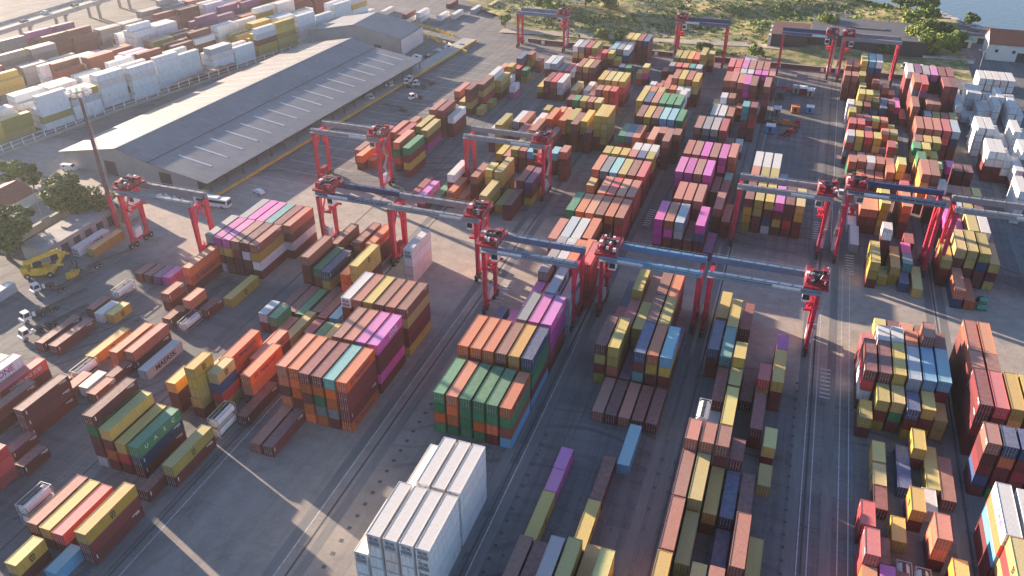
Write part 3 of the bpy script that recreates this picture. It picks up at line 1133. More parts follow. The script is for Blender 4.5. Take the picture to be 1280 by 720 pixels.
# ---------------------------------------------------------------- containers
STK=[]
for ln in DATA.strip().split('\n'):
    t=ln.split(); STK.append((float(t[0]),float(t[1]),12.19 if t[2]=='1' else 6.06,t[3],t[4],0.))
def far_yard():
    # blocks of stacks parallel to the fence behind the warehouse
    import random as rd
    g=rd.Random(9); th=math.radians(-12.5); ax,ay=-math.sin(th),math.cos(th); res=[]; blk={}
    for r in range(24):
        off=4.6+r*2.62+(r//3)*5.5
        for k in range(-2,16):
            key=(k//2,r//3)
            if key not in blk:
                d=r//3
                pool='W'*9+'Y' if d==0 else ('WWWWWMMMYW' if d==1 else ('WWWMMWBW' if d==2 else 'WWMBYPMWEK'))
                blk[key]=(g.random()<(.88 if d<2 else .8),g.choice(pool),g.choice((3,4,4,5)) if d<3 else g.choice((2,3,3,4)))
            ok,c,n=blk[key]
            if not ok or g.random()<.16: continue
            n=max(1,n+g.choice((-1,0,0,0,1))); n=min(n,5)
            st=''.join(c if g.random()<.85 else g.choice('WMYS' if r<9 else 'MBYOK') for _ in range(n))
            d=k*12.9+(k//2)*1.6+6.1
            res.append([-269.5+ax*d-ay*off,196+ay*d+ax*off,12.19,-12.5,st,'Z'])
    return res

STK+=[(q[0],q[1],q[2],q[4],q[5],R(q[3])) for q in far_yard()]
BLOCK={'A':'green and orange block','B':'tall brown block','C':'blue-girder block','D':'loose block beside the empty lane','E':'white-topped block','F':'edge block','L':'near kerb block','M':'kerbside block','N':'magenta and white-striped block',
 '-':'scattered yard','A2':'block past the cross aisle','B2':'wide far block','C2':'pink far block','D2':'lone block','E2':'navy-crane block','F2':'reddish far block','H':'frame-edge block','Z':'fenced reefer yard','G':'reefer yard','W':'white reefer block'}
ORD='first second third fourth fifth sixth seventh eighth ninth tenth eleventh twelfth thirteenth fourteenth fifteenth'.split()
def block_of(k):
    x,y,L,s,b,r=STK[k]
    if b=='A' and y<112: return 'W'
    if b=='-' and x>60: return 'G'
    return b
rows={}
for k,sx in enumerate(STK): rows.setdefault(block_of(k),[]).append(k)
where={}
for b,ks in rows.items():
    ks.sort(key=lambda k:STK[k][1]-STK[k][2]/2); cl=[]; last=None
    for k in ks:
        yn=STK[k][1]-STK[k][2]/2
        if last is None or yn-last>3.0: cl.append([]); last=yn
        cl[-1].append(k)
    for i,c in enumerate(cl):
        c.sort(key=lambda k:STK[k][0])
        for j,k in enumerate(c): where[k]=(i,j,len(c))
def nth(i): return ORD[i] if i<len(ORD) else '%dth'%(i+1)
shown={}
for rank,tkn in enumerate(SHOWN.split()):
    a,b=tkn.split('.'); shown[(int(a),int(b))]=rank<220
rest=MB(); restc=[]
TIER={0:'ground-tier',1:'second-tier',2:'third-tier',3:'fourth-tier',4:'fifth-tier',5:'sixth-tier'}
def special_word(b,l,k,tier,L):
    if L<8: return None
    if b=='L' and l=='G' and len(STK[k][3])==3: return ('UASC','ink_white')
    if l=='W' and b=='W' and tier in (1,2) and STK[k][0]>-44 and STK[k][1]>93: return ('panel','ink_red')
    if l=='W' and b in('Z','-'): return ('ONE','ink_pink')
    return None
for k,(x,y,L,s,b,r) in enumerate(STK):
    bb=block_of(k); n=len(s)
    for tier,l in enumerate(reversed(s)):
        z=tier*TH; rnd=random.Random(k*31+tier*7+5); v=rnd.choice((0,0,1,2,3,4,5,6,7)) if l!='W' else rnd.choice((0,0,2,3,7)); jx=rnd.uniform(-.05,.05)
        if (k,tier) in shown:
            i,j,m=where[k]
            reef=l=='W'
            tt='single' if n==1 else ('topmost' if tier==n-1 else TIER[tier])
            lab='%s %s container, %s, %s from left, %s row, %s'%(CN[l],'long' if L>8 else 'short',tt,nth(j),nth(i) if i else 'nearest',BLOCK[bb])
            wd=special_word(b,l,k,tier,L)
            o=empty('shipping_container',(x+jx,y,z),r,label=lab,category='container',group='shipping containers of the '+BLOCK[bb]) if shown[(k,tier)] else None
            if o:
                bm,fm,dm=cmeshes(l,L,v,wd)
                put('body',bm,o); put('frame',fm,o)
                if l=='W': put('cooling_unit',dm,o,(0,-L/2+.04,0))
                else:
                    put('door',dm,o,(0,-L/2+.04,0)); put('door',dm,o,(-(CW/2-.17),-L/2+.04,0))
            else:
                put('shipping_container',small_mesh(l,L,v),None,(x+jx,y,z),r,label=lab,category='container',group='shipping containers of the '+BLOCK[bb])
        else:
            restc+=container_box(rest,x+jx,y,z,L,r,shade(PC[l],v))
rest.build('shipping_containers',[M['paint']],None,restc,kind='stuff',label='the many smaller stacked shipping containers across the far yard and behind others',category='containers')

# ---------------------------------------------------------------- the setting
def sheet(name,pts,z,m,**t):
    mb=MB(); mb.quad([(x,y,z) for x,y in pts],0); return mb.build(name,[M[m]],None,kind='structure',**t)
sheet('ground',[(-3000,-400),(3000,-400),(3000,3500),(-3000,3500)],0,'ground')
# scrubland beyond the perimeter wall: gently rolling terrain
def hgt(x,y):
    if y<402: return .0
    a=min(1,(y-402)/60)
    return .02+a*(2.2*math.sin(x*.045+1)*math.sin(y*.06)+2.5+1.5*math.sin(x*.11)*math.sin(y*.13+2))*max(0,min(1,(shore(x)-y)/22))
def shore(x):
    P=[(-3000,1000),(-150,720),(-60,640),(10,560),(30,543),(52,532),(72,519),(83,500),(97,487),(120,466),(200,420),(3000,300)]
    for (a,b),(c,d) in zip(P,P[1:]):
        if a<=x<=c: return b+(d-b)*(x-a)/(c-a)
    return 300
mb=MB(); nx,ny=70,60; xs=[-190+(-190+0)*0+i*(64+190+10)/nx for i in range(nx+1)]; 
g=[[0]*(ny+1) for _ in xs]
for i,x in enumerate(xs):
    for j in range(ny+1):
        y0=402+ (0 if x>-125 else (-125-x)*.9); y=y0+(shore(x)+4-y0)*(j/ny); g[i][j]=(x,y,hgt(x,y)+.01)
for i in range(nx):
    for j in range(ny): mb.quad([g[i][j],g[i+1][j],g[i+1][j+1],g[i][j+1]],0)
mb.build('scrub_terrain',[M['scrub']],None,kind='structure')
sheet('sea_water',[(x,shore(x)) for x in (-3000,-150,-60,10,30,52,72,83,97,120,200,3000)]+[(3000,3400),(-3000,3400)],.05,'water')
# runway strips for the gantry cranes and the lanes' wear
mb=MB()
for x in (-66,-41.5,-37.6,-13.2,-10.5,13.6,19.6,42.6,45.6,68.5,-98.6,-71.0): mb.quad([(x-.95,40,.004),(x+.95,40,.004),(x+.95,388,.004),(x-.95,388,.004)])
mb.build('crane_runway_strip',[M['strip']],None,kind='structure')
mb=MB()
for x in (-96.6,-67.9,-39.6,-8.9,15.6,44.0,-118.8): mb.quad([(x-.2,40,.008),(x+.2,40,.008),(x+.2,388,.008),(x-.2,388,.008)])
mb.build('drain_channel',[M['strip_dark']],None,kind='structure')
mb=MB()
for x,y0,y1 in ((14.9,60,215),(16.6,60,215),(21.6,60,215),(23.4,60,215),(-94.9,50,170),(-69.8,60,170),(-38.6,60,160),(-6.8,250,380),(18.2,228,380)):
    mb.quad([(x-.09,y0,.012),(x+.09,y0,.012),(x+.09,y1,.012),(x-.09,y1,.012)])
for x0,y0 in ((17.2,155),(-64,168),(22.3,212),(47.5,206),(13,230),(-36,222)):
    for k in range(8): mb.quad([(x0,y0+k*1.5,.012),(x0+2.2,y0+k*1.5,.012),(x0+2.2,y0+k*1.5+.5,.012),(x0,y0+k*1.5+.5,.012)])
for k in range(22):  # parking bay lines beside the warehouse
    y=200+k*7.5; mb.quad([(-166+k*.55,y,.012),(-140+k*.55,y-2,.012),(-140+k*.55,y-1.8,.012),(-166+k*.55,y+.2,.012)])
mb.build('road_markings',[M['line']],None,kind='structure')
mb=MB()
for k in range(24): mb.box(-62.6,70+k*3.05,0,.75,.75,.03,0)
for k in range(16): mb.box(-36,78+k*3.05,0,.7,.7,.03,0)
for k in range(30): mb.box(12.4,70+k*3.05,0,.6,.6,.03,0)
mb.build('ground_socket_markings',[M['strip_dark']],None,kind='structure')

# ---------------------------------------------------------------- gantry cranes
def bogie_mesh():
    mb=MB(); mb.box(0,0,1.15,1.0,3.0,.55,0); mb.box(0,0,1.7,.8,1.0,.5,0); return mb.mesh('bogie',[M['dark']])
def wheel_mesh():
    mb=MB(); mb.cyl((-.32,0,.8),(.32,0,.8),.8,16,0); mb.cyl((-.34,0,.8),(.34,0,.8),.36,10,1); return mb.mesh('wheel',[M['black'],M['steel']])
BG,WH=bogie_mesh(),wheel_mesh()
CRN=0
def crane(xl,xr,y0,y1,h,girder,side,label,frac=.1,sign=True):
    global CRN; CRN+=1
    cx,cy=(xl+xr)/2,(y0+y1)/2; S=(xr-xl)/2; D=(y1-y0)/2
    o=empty('gantry_crane',(cx,cy,0),0,label=label,category='gantry crane',group='rubber-tyred gantry cranes')
    G=M[girder]
    for sx in (-1,1):
        for sy in (-1,1):
            mb=MB(); mb.bar((sx*S,sy*D,2.4),(sx*S,sy*D,h),.75,1.0,0,.95,1.5); 
            mb.box(sx*(S),sy*D,h*.55,.98,1.1,.25,0)
            mb.build('leg',[M['red']],o)
            b=put('bogie',BG,o,(sx*S,sy*D,0))
            for dy in (-1.05,1.05): put('wheel',WH,b,(0,dy,0))
        mb=MB(); mb.box(sx*S,0,1.9,.8,2*D+1.2,.8,0); mb.build('sill_beam',[M['red']],o)
        mb=MB(); mb.box(sx*S,0,h-1.1,1.0,2*D-1.3,1.0,0); mb.bar((sx*S,-D+.4,h*.62),(sx*S,0,h-1.2),.35,.35,0); mb.bar((sx*S,D-.4,h*.62),(sx*S,0,h-1.2),.35,.35,0); mb.build('top_beam',[M['red']],o)
    for sy in (-1,1):
        mb=MB(); mb.box(0,sy*D,h+.002,2*S+1.3,.95,1.55,0)
        for k in range(9): mb.box(-S+k*S/4,sy*D,h-.06,.16,1.03,1.68,0)
        g=mb.build('girder',[G],o)
        if sy<0 and sign:
            sp=MB(); ps=-1 if side<0 else 1
            x0=ps*S*.42; sp.box(x0,sy*D-.52,h+.3,6.2,.06,1.0,0)
            sp.text('KONECRANES',.95,Matrix.Translation((x0,sy*D-.545,h+.78))@Matrix.Rotation(R(90),4,'X'),1)
            sp.build('sign_panel',[M['white'],M['ink_blue']],g)
        mb=MB(); yy=sy*(D+1.0)
        mb.box(0,sy*(D+.85),h+.5,2*S+1.3,.75,.06,0)
        for zz in (1.05,1.6): mb.bar((-S-.6,yy+sy*.2,h+zz),(S+.6,yy+sy*.2,h+zz),.05,.05,0)
        for k in range(17): mb.bar((-S-.6+k*(2*S+1.2)/16,yy+sy*.2,h+.5),(-S-.6+k*(2*S+1.2)/16,yy+sy*.2,h+1.6),.05,.05,0)
        mb.build('walkway',[M['steel']],o)
    # trolley with hoist machinery
    tx=side*S*(1-frac); z=h+1.56
    mb=MB(); rn=random.Random(int(cx*7+cy))
    mb.box(tx,0,z,5.4,2*D+1.0,.5,0)
    for a,b,w,d,hh,mi in ((-1.6,-1.8,1.5,1.8,1.5,0),(1.5,-1.6,1.6,2.0,1.3,0),(-1.4,1.7,1.8,1.6,1.2,0),(1.6,1.8,1.3,1.5,1.7,0),(0,0,1.8,2.4,.9,1),(-2.1,0,.8,1.2,1.4,2),(2.2,.2,.7,1.0,1.3,0)):
        mb.box(tx+a,b,z+.5,w,d,hh,mi)
    for k in range(26):
        mb.box(tx+rn.uniform(-2.3,2.3),rn.uniform(-D,D),z+.5+rn.uniform(0,.9),rn.uniform(.25,.9),rn.uniform(.25,.9),rn.uniform(.3,1.1),rn.choice((0,0,0,1,2,3)))
    for k in range(5): mb.bar((tx+rn.uniform(-2.2,2.2),rn.uniform(-D,D),z+.5),(tx+rn.uniform(-2.2,2.2),rn.uniform(-D,D),z+2.6),.09,.09,3)
    mb.cyl((tx-1.2,-.9,z+1.7),(tx+1.2,-.9,z+1.7),.55,10,1); mb.cyl((tx-1.2,.9,z+1.7),(tx+1.2,.9,z+1.7),.55,10,1)
    for a in (-2.6,2.6):
        for zz in (.9,1.5): mb.bar((tx+a,-D-.4,z+zz),(tx+a,D+.4,z+zz),.06,.06,3)
        for k in range(6): mb.bar((tx+a,-D-.4+k*(2*D+.8)/5,z+.5),(tx+a,-D-.4+k*(2*D+.8)/5,z+1.5),.06,.06,3)
    for b in (-1,1):
        for zz in (.9,1.5): mb.bar((tx-2.6,b*(D+.4),z+zz),(tx+2.6,b*(D+.4),z+zz),.06,.06,0)
    t=mb.build('trolley',[M['darkred'],M['dark'],M['white'],M['steel']],o)
    mb=MB(); mb.box(tx-side*1.6,-D+1.9,h-2.7,1.7,2.2,2.3,0); mb.box(tx-side*1.6,-D+.82,h-2.2,1.5,.06,1.4,1); mb.box(tx-side*1.6-.0,-D+3.0,h-2.2,1.5,.05,1.4,1)
    mb.bar((tx-side*1.6,-D+1.9,h-.42),(tx-side*1.6,-D+1.9,h+1.5),.3,.3,0); mb.build('operator_cab',[M['white'],M['glass']],t)
    # spreader hanging on ropes
    zs=h*.70; xs_=tx-side*.6
    mb=MB(); mb.box(xs_,0,zs,.9,5.9,.45,0); mb.box(xs_,0,zs+.45,1.6,2.2,.7,0)
    for b in (-1,1): mb.box(xs_,b*2.85,zs-.1,2.3,.35,.5,0); mb.box(xs_,b*1.6,zs+.45,.4,.4,.5,0)
    for a in (-.6,.6):
        for b in (-.9,.9): mb.bar((xs_+a,b,zs+1.1),(xs_+a*1.2,b*1.1,z),.05,.05,1)
    mb.build('spreader',[M['red'],M['dark']],o)
    mb=MB(); mb.box(side*(S+.1),-D*.15,2.75,1.3,2.6,2.6,0); mb.box(side*(S+.1),-D*.15,5.36,1.4,2.7,.08,1); mb.box(side*S+.68*side,-D*.15,3.1,.04,.9,1.9,1); mb.build('electrical_house',[M['white'],M['steel']],o)
    mb=MB(); mb.box(-side*(S+.1),0,2.75,1.4,3.2,1.7,0); mb.cyl((-side*S,-1.2,4.4),(-side*S,-1.2,5.6),.12,8,0); mb.build('engine_house',[M['darkred']],o)
    # stairway up one leg
    mb=MB(); yb=-D+1.0; sxx=side*(S+.95)
    n=5
    for k in range(n):
        za=2.6+k*(h-2.6)/n; zb=2.6+(k+1)*(h-2.6)/n; ya,yc=(yb,yb+2.4) if k%2==0 else (yb+2.4,yb)
        mb.bar((sxx,ya,za),(sxx,yc,zb),.7,.12,0); mb.box(sxx,yc,zb,.8,.9,.06,0)
        mb.bar((sxx+side*.4,ya,za+1),(sxx+side*.4,yc,zb+1),.05,.05,0)
    mb.build('stairway',[M['steel']],o)
    return o
crane(-64.1,-41.3,162.5,169.8,17.6,'girder_blue',-1,'red crane with blue-grey girders straddling the magenta and grey stacks',.06)
crane(-36.6,-13.2,171.0,178.3,15.6,'girder_sky',-1,'red crane with bright blue girders over the empty aisle, machinery at its far-lane end',.06)
crane(-10.7,13.4,170.5,178.0,16.4,'girder_blue',1,'red crane spanning the loose block, blue-grey girders, big red trolley by the lane',.06)
crane(-9.3,14.4,218.6,225.6,17.6,'girder_grey',1,'grey-girdered red crane standing in front of the lone square block',.06)
crane(19.1,41.9,218.0,225.2,20.6,'girder_navy',-1,'red crane with dark navy girders and white name panels over the yellow stacks',.12)
crane(45.2,68.6,216.5,223.5,20.4,'girder_grey',1,'red crane with pale grey girders partly cut by the frame edge',.1)
crane(-119.0,-97.2,177.5,184.5,17.0,'girder_navy',-1,'red crane with slate girders above the tall brown wall of containers',.12)
crane(-96.2,-71.6,176.5,183.5,17.2,'girder_grey',1,'red crane with grey girders behind the white four-high stack',.06)
crane(-143.7,-120.6,216.5,223.5,17.6,'girder_grey',1,'grey-girdered red crane nearest the warehouse loading dock, in front of its yellow edge',.08)
crane(-95.6,-69.6,228.5,235.5,17.4,'girder_grey',1,'grey-girdered red crane over the maroon and yellow stacks of the wide far block',.1)
crane(-171.9,-148.2,160.4,166.4,17.0,'girder_grey',-1,'grey-girdered red crane beside the lamp mast and the bus',.1,False)
crane(-131.8,-108.5,386.0,393.0,16.0,'girder_blue',1,'small blue-girdered red crane at the far end by the green verge',.1,False)
crane(-54.4,-32.6,384.5,391.5,18.4,'girder_navy',-1,'far red crane with navy girders in front of the scrubland',.1)
crane(-8.2,13.0,384.0,391.0,17.5,'girder_navy',1,'far red crane with dark girders in front of the rusty wagons',.1)
crane(17.5,39.2,383.0,390.0,17.6,'girder_grey',-1,'far red crane with pale girders in front of the long dark shed',.1,False)

# ---------------------------------------------------------------- warehouse
WO=Vector((-171.5,196,0)); WA=Vector((.0745,.9972,0)); WB=Vector((-.9972,.0745,0))
def wp(b,a,z): p=WO+WB*b+WA*a; return (p.x,p.y,z)
PROF=[(5,5.6),(24,8.0),(37,10.9),(64,5.4)]
DEP=141
wh=empty('warehouse',WO,0,label='long grey warehouse with skylight strips and a loading dock on its container side',category='warehouse')
def wbuild(name,mb,mats,parent=None,**t):
    me=mb.mesh(name,mats); me.transform(Matrix.Translation(-WO)); return put(name,me,parent or wh,**t)
mb=MB()
mb.quad([wp(5,0,0)]+[wp(b,0,z-.3) for b,z in PROF]+[wp(64,0,0)],0)
mb.quad([wp(64,DEP,0)]+[wp(b,DEP,z-.3) for b,z in PROF[::-1]]+[wp(5,DEP,0)],0)
mb.quad([wp(64,0,0),wp(64,0,5.1),wp(64,DEP,5.1),wp(64,DEP,0)],0)
wbuild('wall',mb,[M['cladding']])
mb=MB(); mb.quad([wp(5,DEP,0),wp(5,DEP,5.3),wp(5,0,5.3),wp(5,0,0)],0); wbuild('dock_wall',mb,[M['dark']])  # deep shade under the eave painted as a near-black wall
for k in range(19):
    mb=MB(); mb.bar(wp(.4,1+k*7.7,0),wp(.4,1+k*7.7,4.9),.3); wbuild('dock_column',mb,[M['rust']])
def slope(name,b0,z0,b1,z1,m):
    mb=MB(); t=.25
    P=[wp(b0,-1,z0),wp(b1,-1,z1),wp(b1,DEP+.5,z1),wp(b0,DEP+.5,z0)]; Q=[(x,y,z-t) for x,y,z in P]
    mb.hexa([Q[0],Q[3],Q[2],Q[1],P[0],P[3],P[2],P[1]],0); return wbuild(name,mb,[M[m]])
slope('roof',0,5.0,24,8.0,'roof'); slope('roof',24.02,8.02,37,10.9,'roof'); slope('roof',37.02,10.9,65,5.2,'roof_sunlit_tan')
mb=MB(); mb.bar(wp(37,-1,10.98),wp(37,DEP,10.98),.7,.18); wbuild('ridge_cap',mb,[M['steel']])
mb=MB(); mb.bar(wp(24,-1,8.1),wp(24,DEP,8.1),.35,.12); wbuild('roof_flashing',mb,[M['dark']])
for k in range(17):
    a=9+k*7.9
    mb=MB(); b0,b1=6.5,20; f=lambda b:5.0+b/24*3.0+.03
    mb.hexa([wp(b0,a-.35,f(b0)-.03),wp(b1,a-.35,f(b1)-.03),wp(b1,a+.35,f(b1)-.03),wp(b0,a+.35,f(b0)-.03),wp(b0,a-.35,f(b0)+.05),wp(b1,a-.35,f(b1)+.05),wp(b1,a+.35,f(b1)+.05),wp(b0,a+.35,f(b0)+.05)][::1],0)
    wbuild('skylight',mb,[M['skylight']])
    mb=MB(); b0,b1=40,57; f=lambda b:10.9-(b-37)/28*5.7+.03
    mb.hexa([wp(b0,a-.3,f(b0)-.03),wp(b1,a-.3,f(b1)-.03),wp(b1,a+.3,f(b1)-.03),wp(b0,a+.3,f(b0)-.03),wp(b0,a-.3,f(b0)+.05),wp(b1,a-.3,f(b1)+.05),wp(b1,a+.3,f(b1)+.05),wp(b0,a+.3,f(b0)+.05)],0)
    wbuild('skylight',mb,[M['skylight']])
mb=MB(); mb.hexa([wp(-2,-1,0),wp(4.95,-1,0),wp(4.95,DEP+52,0),wp(-2,DEP+52,0),wp(-2,-1,1.25),wp(4.95,-1,1.25),wp(4.95,DEP+52,1.25),wp(-2,DEP+52,1.25)],0); wbuild('loading_dock',mb,[M['concrete']])
mb=MB(); mb.bar(wp(-2.25,-1,.95),wp(-2.25,DEP+52,.95),.5,.75); wbuild('dock_edge',mb,[M['yellow_edge']])
for k in range(2):
    mb=MB(); b=16+k*24; mb.hexa([wp(b,-.08,0),wp(b,-.03,0),wp(b+5,-.03,0),wp(b+5,-.08,0),wp(b,-.08,5),wp(b,-.03,5),wp(b+5,-.03,5),wp(b+5,-.08,5)],0); wbuild('door',mb,[M['dark']])
def gable(name,label,cat,x0,x1,y0,y1,h,hr,wm,rm,axis='y',doors=0,windows=0,over=.5):
    o=empty(name,((x0+x1)/2,(y0+y1)/2,0),0,label=label,category=cat); X,Y=(x1-x0)/2,(y1-y0)/2
    mb=MB()
    if axis=='y':
        for s in (-1,1): mb.quad([(-X*-s,s*Y,0),(X*-s,s*Y,0),(X*-s,s*Y,h),(0,s*Y,hr),(-X*-s,s*Y,h)][::1],0)
        for s in (-1,1): mb.quad([(s*X,-s*Y,0),(s*X,s*Y,0),(s*X,s*Y,h),(s*X,-s*Y,h)],0)
    else:
        for s in (-1,1): mb.quad([(s*X,-Y*s,0),(s*X,Y*s,0),(s*X,Y*s,h),(s*X,0,hr),(s*X,-Y*s,h)],0)
        for s in (-1,1): mb.quad([(X*-s,s*Y,0) if 0 else (s*X,s*Y,0),(-s*X,s*Y,0),(-s*X,s*Y,h),(s*X,s*Y,h)],0)
    mb.build('wall',[M[wm]],o)
    for s in (-1,1):
        mb=MB(); e=over; dz=(hr-h)/(X if axis=='y' else Y)*e
        if axis=='y': P=[(s*.01,-Y-e,hr+.05),(s*(X+e),-Y-e,h-dz+.05),(s*(X+e),Y+e,h-dz+.05),(s*.01,Y+e,hr+.05)]
        else: P=[(-X-e,s*.01,hr+.05),(-X-e,s*(Y+e),h-dz+.05),(X+e,s*(Y+e),h-dz+.05),(X+e,s*.01,hr+.05)]
        T=[(x,y,z+.2) for x,y,z in P]; mb.hexa(P+T,0); mb.build('roof',[M[rm]],o)
    for k in range(doors):
        mb=MB(); mb.box(-X+ (k+.5)*2*X/doors,-Y-.03,0,min(4,X/doors),.06,min(4.2,h*.8),0); mb.build('door',[M['dark']],o)
    for k in range(windows):
        mb=MB(); mb.box(-X+(k+.5)*2*X/windows,-Y-.03,h*.5,1.3,.06,1.3,0); f=mb.build('window',[M['glass']],o)
    return o
gable('annex_hall','grey gabled hall with pale end wall standing at the far end of the warehouse','hall',-229,-180.5,354.5,379,8,12.6,'cladding','roof','y',2,0)
mb=MB(); mb.box(-179.9,366.8,.2,.5,24.2,7.4,0); o=mb.build('hall_screen_wall',[M['cladding_cream']],None,label='pinkish white end screen along the dock side of the gabled hall',category='screen wall')
# low buildings on the near left
def flat(name,label,cat,x,y,sx,sy,h,wm,rm,openings=0,side='x',rot=0):
    o=empty(name,(x,y,0),rot,label=label,category=cat)
    mb=MB(); mb.box(0,0,0,sx,sy,h,0); mb.build('wall',[M[wm]],o)
    mb=MB(); mb.box(0,0,h+.003,sx+.7,sy+.7,.3,0); mb.box(0,0,h+.306,sx*.3,sy*.12,.5,0); mb.build('roof',[M[rm]],o)
    for k in range(openings):
        mb=MB()
        if side=='x': mb.box(sx/2+.03,-sy/2+(k+.5)*sy/openings,0,.06,sy/openings*.55,h*.72,0)
        else: mb.box(-sx/2+(k+.5)*sx/openings,-sy/2-.03,0,sx/openings*.5,.06,h*.72,0)
        mb.build('door',[M['dark']],o)
    return o
flat('storage_shed','long low grey shed with dark openings behind the amber container','shed',-192.5,158.5,8.5,27,4.2,'concrete','concrete',6)
flat('gatehouse','small grey flat-roofed hut by the long shed end','hut',-187.5,175.5,6,5,4.6,'concrete','greyroof',2,'y')
for i,(x,y,sx,sy) in enumerate(((-206,162.5,.5,26),(-213,175.6,14,.5),(-213,149.4,14,.5))):
    flat('courtyard_wall','low concrete wall %s the walled yard behind the long shed'%('along','closing the far side of','closing the near side of')[i:i+1][0] if False else ('low concrete wall dividing the long shed from the walled yard','low concrete wall on the far side of the walled yard','low concrete wall on the near side of the walled yard')[i],'wall',x,y,sx,sy,2.2,'concrete','concrete')
gable('house','low house with a red-brown tiled roof between the trees','house',-236,-222,163,175,3.6,6,'wallwhite','redroof','y',0,3)
# boundary fence of the yard behind the warehouse
FP=[(-267,180),(-263.5,201),(-255.5,250),(-241,308),(-225,366)]
o=empty('boundary_fence',(-259,250,0),0,label='long white-posted fence on a low wall behind the warehouse',category='fence')
def fpt(t):
    t*=len(FP)-1; i=min(int(t),len(FP)-2); u=t-i; return Vector((FP[i][0]*(1-u)+FP[i+1][0]*u+259,FP[i][1]*(1-u)+FP[i+1][1]*u-250,0))
mb=MB()
for i in range(20): a,b=fpt(i/20),fpt((i+1)/20); mb.bar(a+Vector((0,0,.5)),b+Vector((0,0,.5)),.35,1.0)
mb.build('base_wall',[M['concrete']],o)
mb=MB()
for i in range(20):
    a,b=fpt(i/20),fpt((i+1)/20)
    for z in (1.9,3.4): mb.bar(a+Vector((0,0,z)),b+Vector((0,0,z)),.12,.12)
mb.build('rail',[M['white']],o)
for i in range(46):
    mb=MB(); p=fpt(i/45); mb.box(p.x,p.y,1.0,.28,.28,2.6,0); mb.build('post',[M['white']],o)
# flood-light mast
o=empty('light_mast',(-186,169.4,0),0,label='tall dark mast with a crown of floodlights beside the grey crane',category='light mast')
mb=MB(); mb.cyl((0,0,0),(0,0,41),.75,12,0,.4); mb.build('pole',[M['mast']],o)
mb=MB(); mb.cyl((0,0,0),(0,0,11),.80,12,0,.68); mb.build('painted_sleeve',[M['red']],o)
mb=MB(); 
for k in range(12):
    a=k*math.pi/6; b=(k+1)*math.pi/6; mb.bar((2.6*math.cos(a),2.6*math.sin(a),41.2),(2.6*math.cos(b),2.6*math.sin(b),41.2),.14); mb.bar((2.6*math.cos(a),2.6*math.sin(a),42.4),(2.6*math.cos(b),2.6*math.sin(b),42.4),.1)
    mb.bar((0,0,41),(2.6*math.cos(a),2.6*math.sin(a),41.2),.1); mb.bar((2.6*math.cos(a),2.6*math.sin(a),41.2),(2.6*math.cos(a),2.6*math.sin(a),42.4),.08)
mb.build('headframe',[M['steel']],o)
for k in range(10):
    a=k*math.pi/5; mb=MB(); mb.box(3.0*math.cos(a),3.0*math.sin(a),41.3,.9,.7,.9,0,a); mb.build('floodlight',[M['white']],o)
mb=MB(); mb.bar((1.0,0,1),(.6,0,40),.1); mb.bar((1.0,.5,1),(.6,.5,40),.1)
for k in range(40): mb.bar((1.0-k*.01,0,1+k*.97),(1.0-k*.01,.5,1+k*.97),.06)
mb.build('ladder',[M['steel']],o)
# slim lamp posts
lp=empty('lamp_post',(-214,168,0),0,label='slim lamp post standing in the walled yard',category='lamp post')
mb=MB(); mb.cyl((0,0,0),(0,0,9),.14,8,0,.08); mb.bar((0,0,9),(1.8,0,9.3),.09); mb.build('pole',[M['steel']],lp)
mb=MB(); mb.box(2.0,0,9.2,.8,.3,.15); mb.build('lamp_head',[M['white']],lp)
dup(lp,(-104,396,0),1.5,'lamp post beside the perimeter wall nearest the green verge'); dup(lp,(78,418,0),3,'lamp post in front of the white red-roofed house'); dup(lp,(-150,430,0),0,'lamp post by the road at the far corner of the yard')
# perimeter wall at the far side
o=empty('perimeter_wall',(-44,395,0),0,label='long dark perimeter wall between the yard and the scrubland',category='wall')
mb=MB(); mb.bar((-86,1.5,.9),(91,-.5,.9),.5,1.8); mb.build('wall',[M['rust']],o)
mb=MB(); mb.bar((-86,1.5,1.86),(91,-.5,1.86),.75,.14); mb.build('coping',[M['concrete']],o)
for k in range(9):
    mb=MB(); mb.box(-78+k*19,.62-k*.2,0,1.5,.9,1.5,0); mb.build('marker_block',[M['white']],o)
# derelict sheds and the long dark shed
flat('dark_shed','long dark shed with corrugated grey roof behind the pale-girdered crane','shed',30,446,52,34,7.5,'dark','greyroof',7,'y')  # shadow on the shed front painted in as a near-black wall colour
o=flat('open_shed','rusty open shed with white columns beside the scrubland track','shed',-6,438,17,24,6.5,'dark','rust',4,'y')
for k in range(3):
    mb=MB(); mb.box(-9.2,-11.5+k*8,0,1.4,3.4,6.2,0); mb.build('column',[M['cladding_cream']],o)
gable('white_house','white gabled house with red tiled roof at the frame edge','house',83,112,438,453,7.5,12.5,'wallwhite','redroof','x',1,4)
flat('grey_store','flat grey-roofed store beside the shoreline rocks','store',80,474,19,16,3.6,'wallwhite','greyroof',2,'y')
flat('long_white_shed','low white shed with pale roof behind the white house','shed',106,474,24,14,4,'wallwhite','cladding',3,'y')
flat('kiosk','small white kiosk with teal upper panel on the grass','kiosk',75.5,458,6,5,4.0,'wallwhite','greenpaint',1,'y')
flat('lookout_hut','tiny white hut at the top of the shoreline rise','hut',63,498,4.2,4,4.2,'wallwhite','wallwhite',1,'y')
flat('garden_wall','low cream wall in front of the white house','wall',66,429,22,.6,1.6,'wallwhite','concrete')
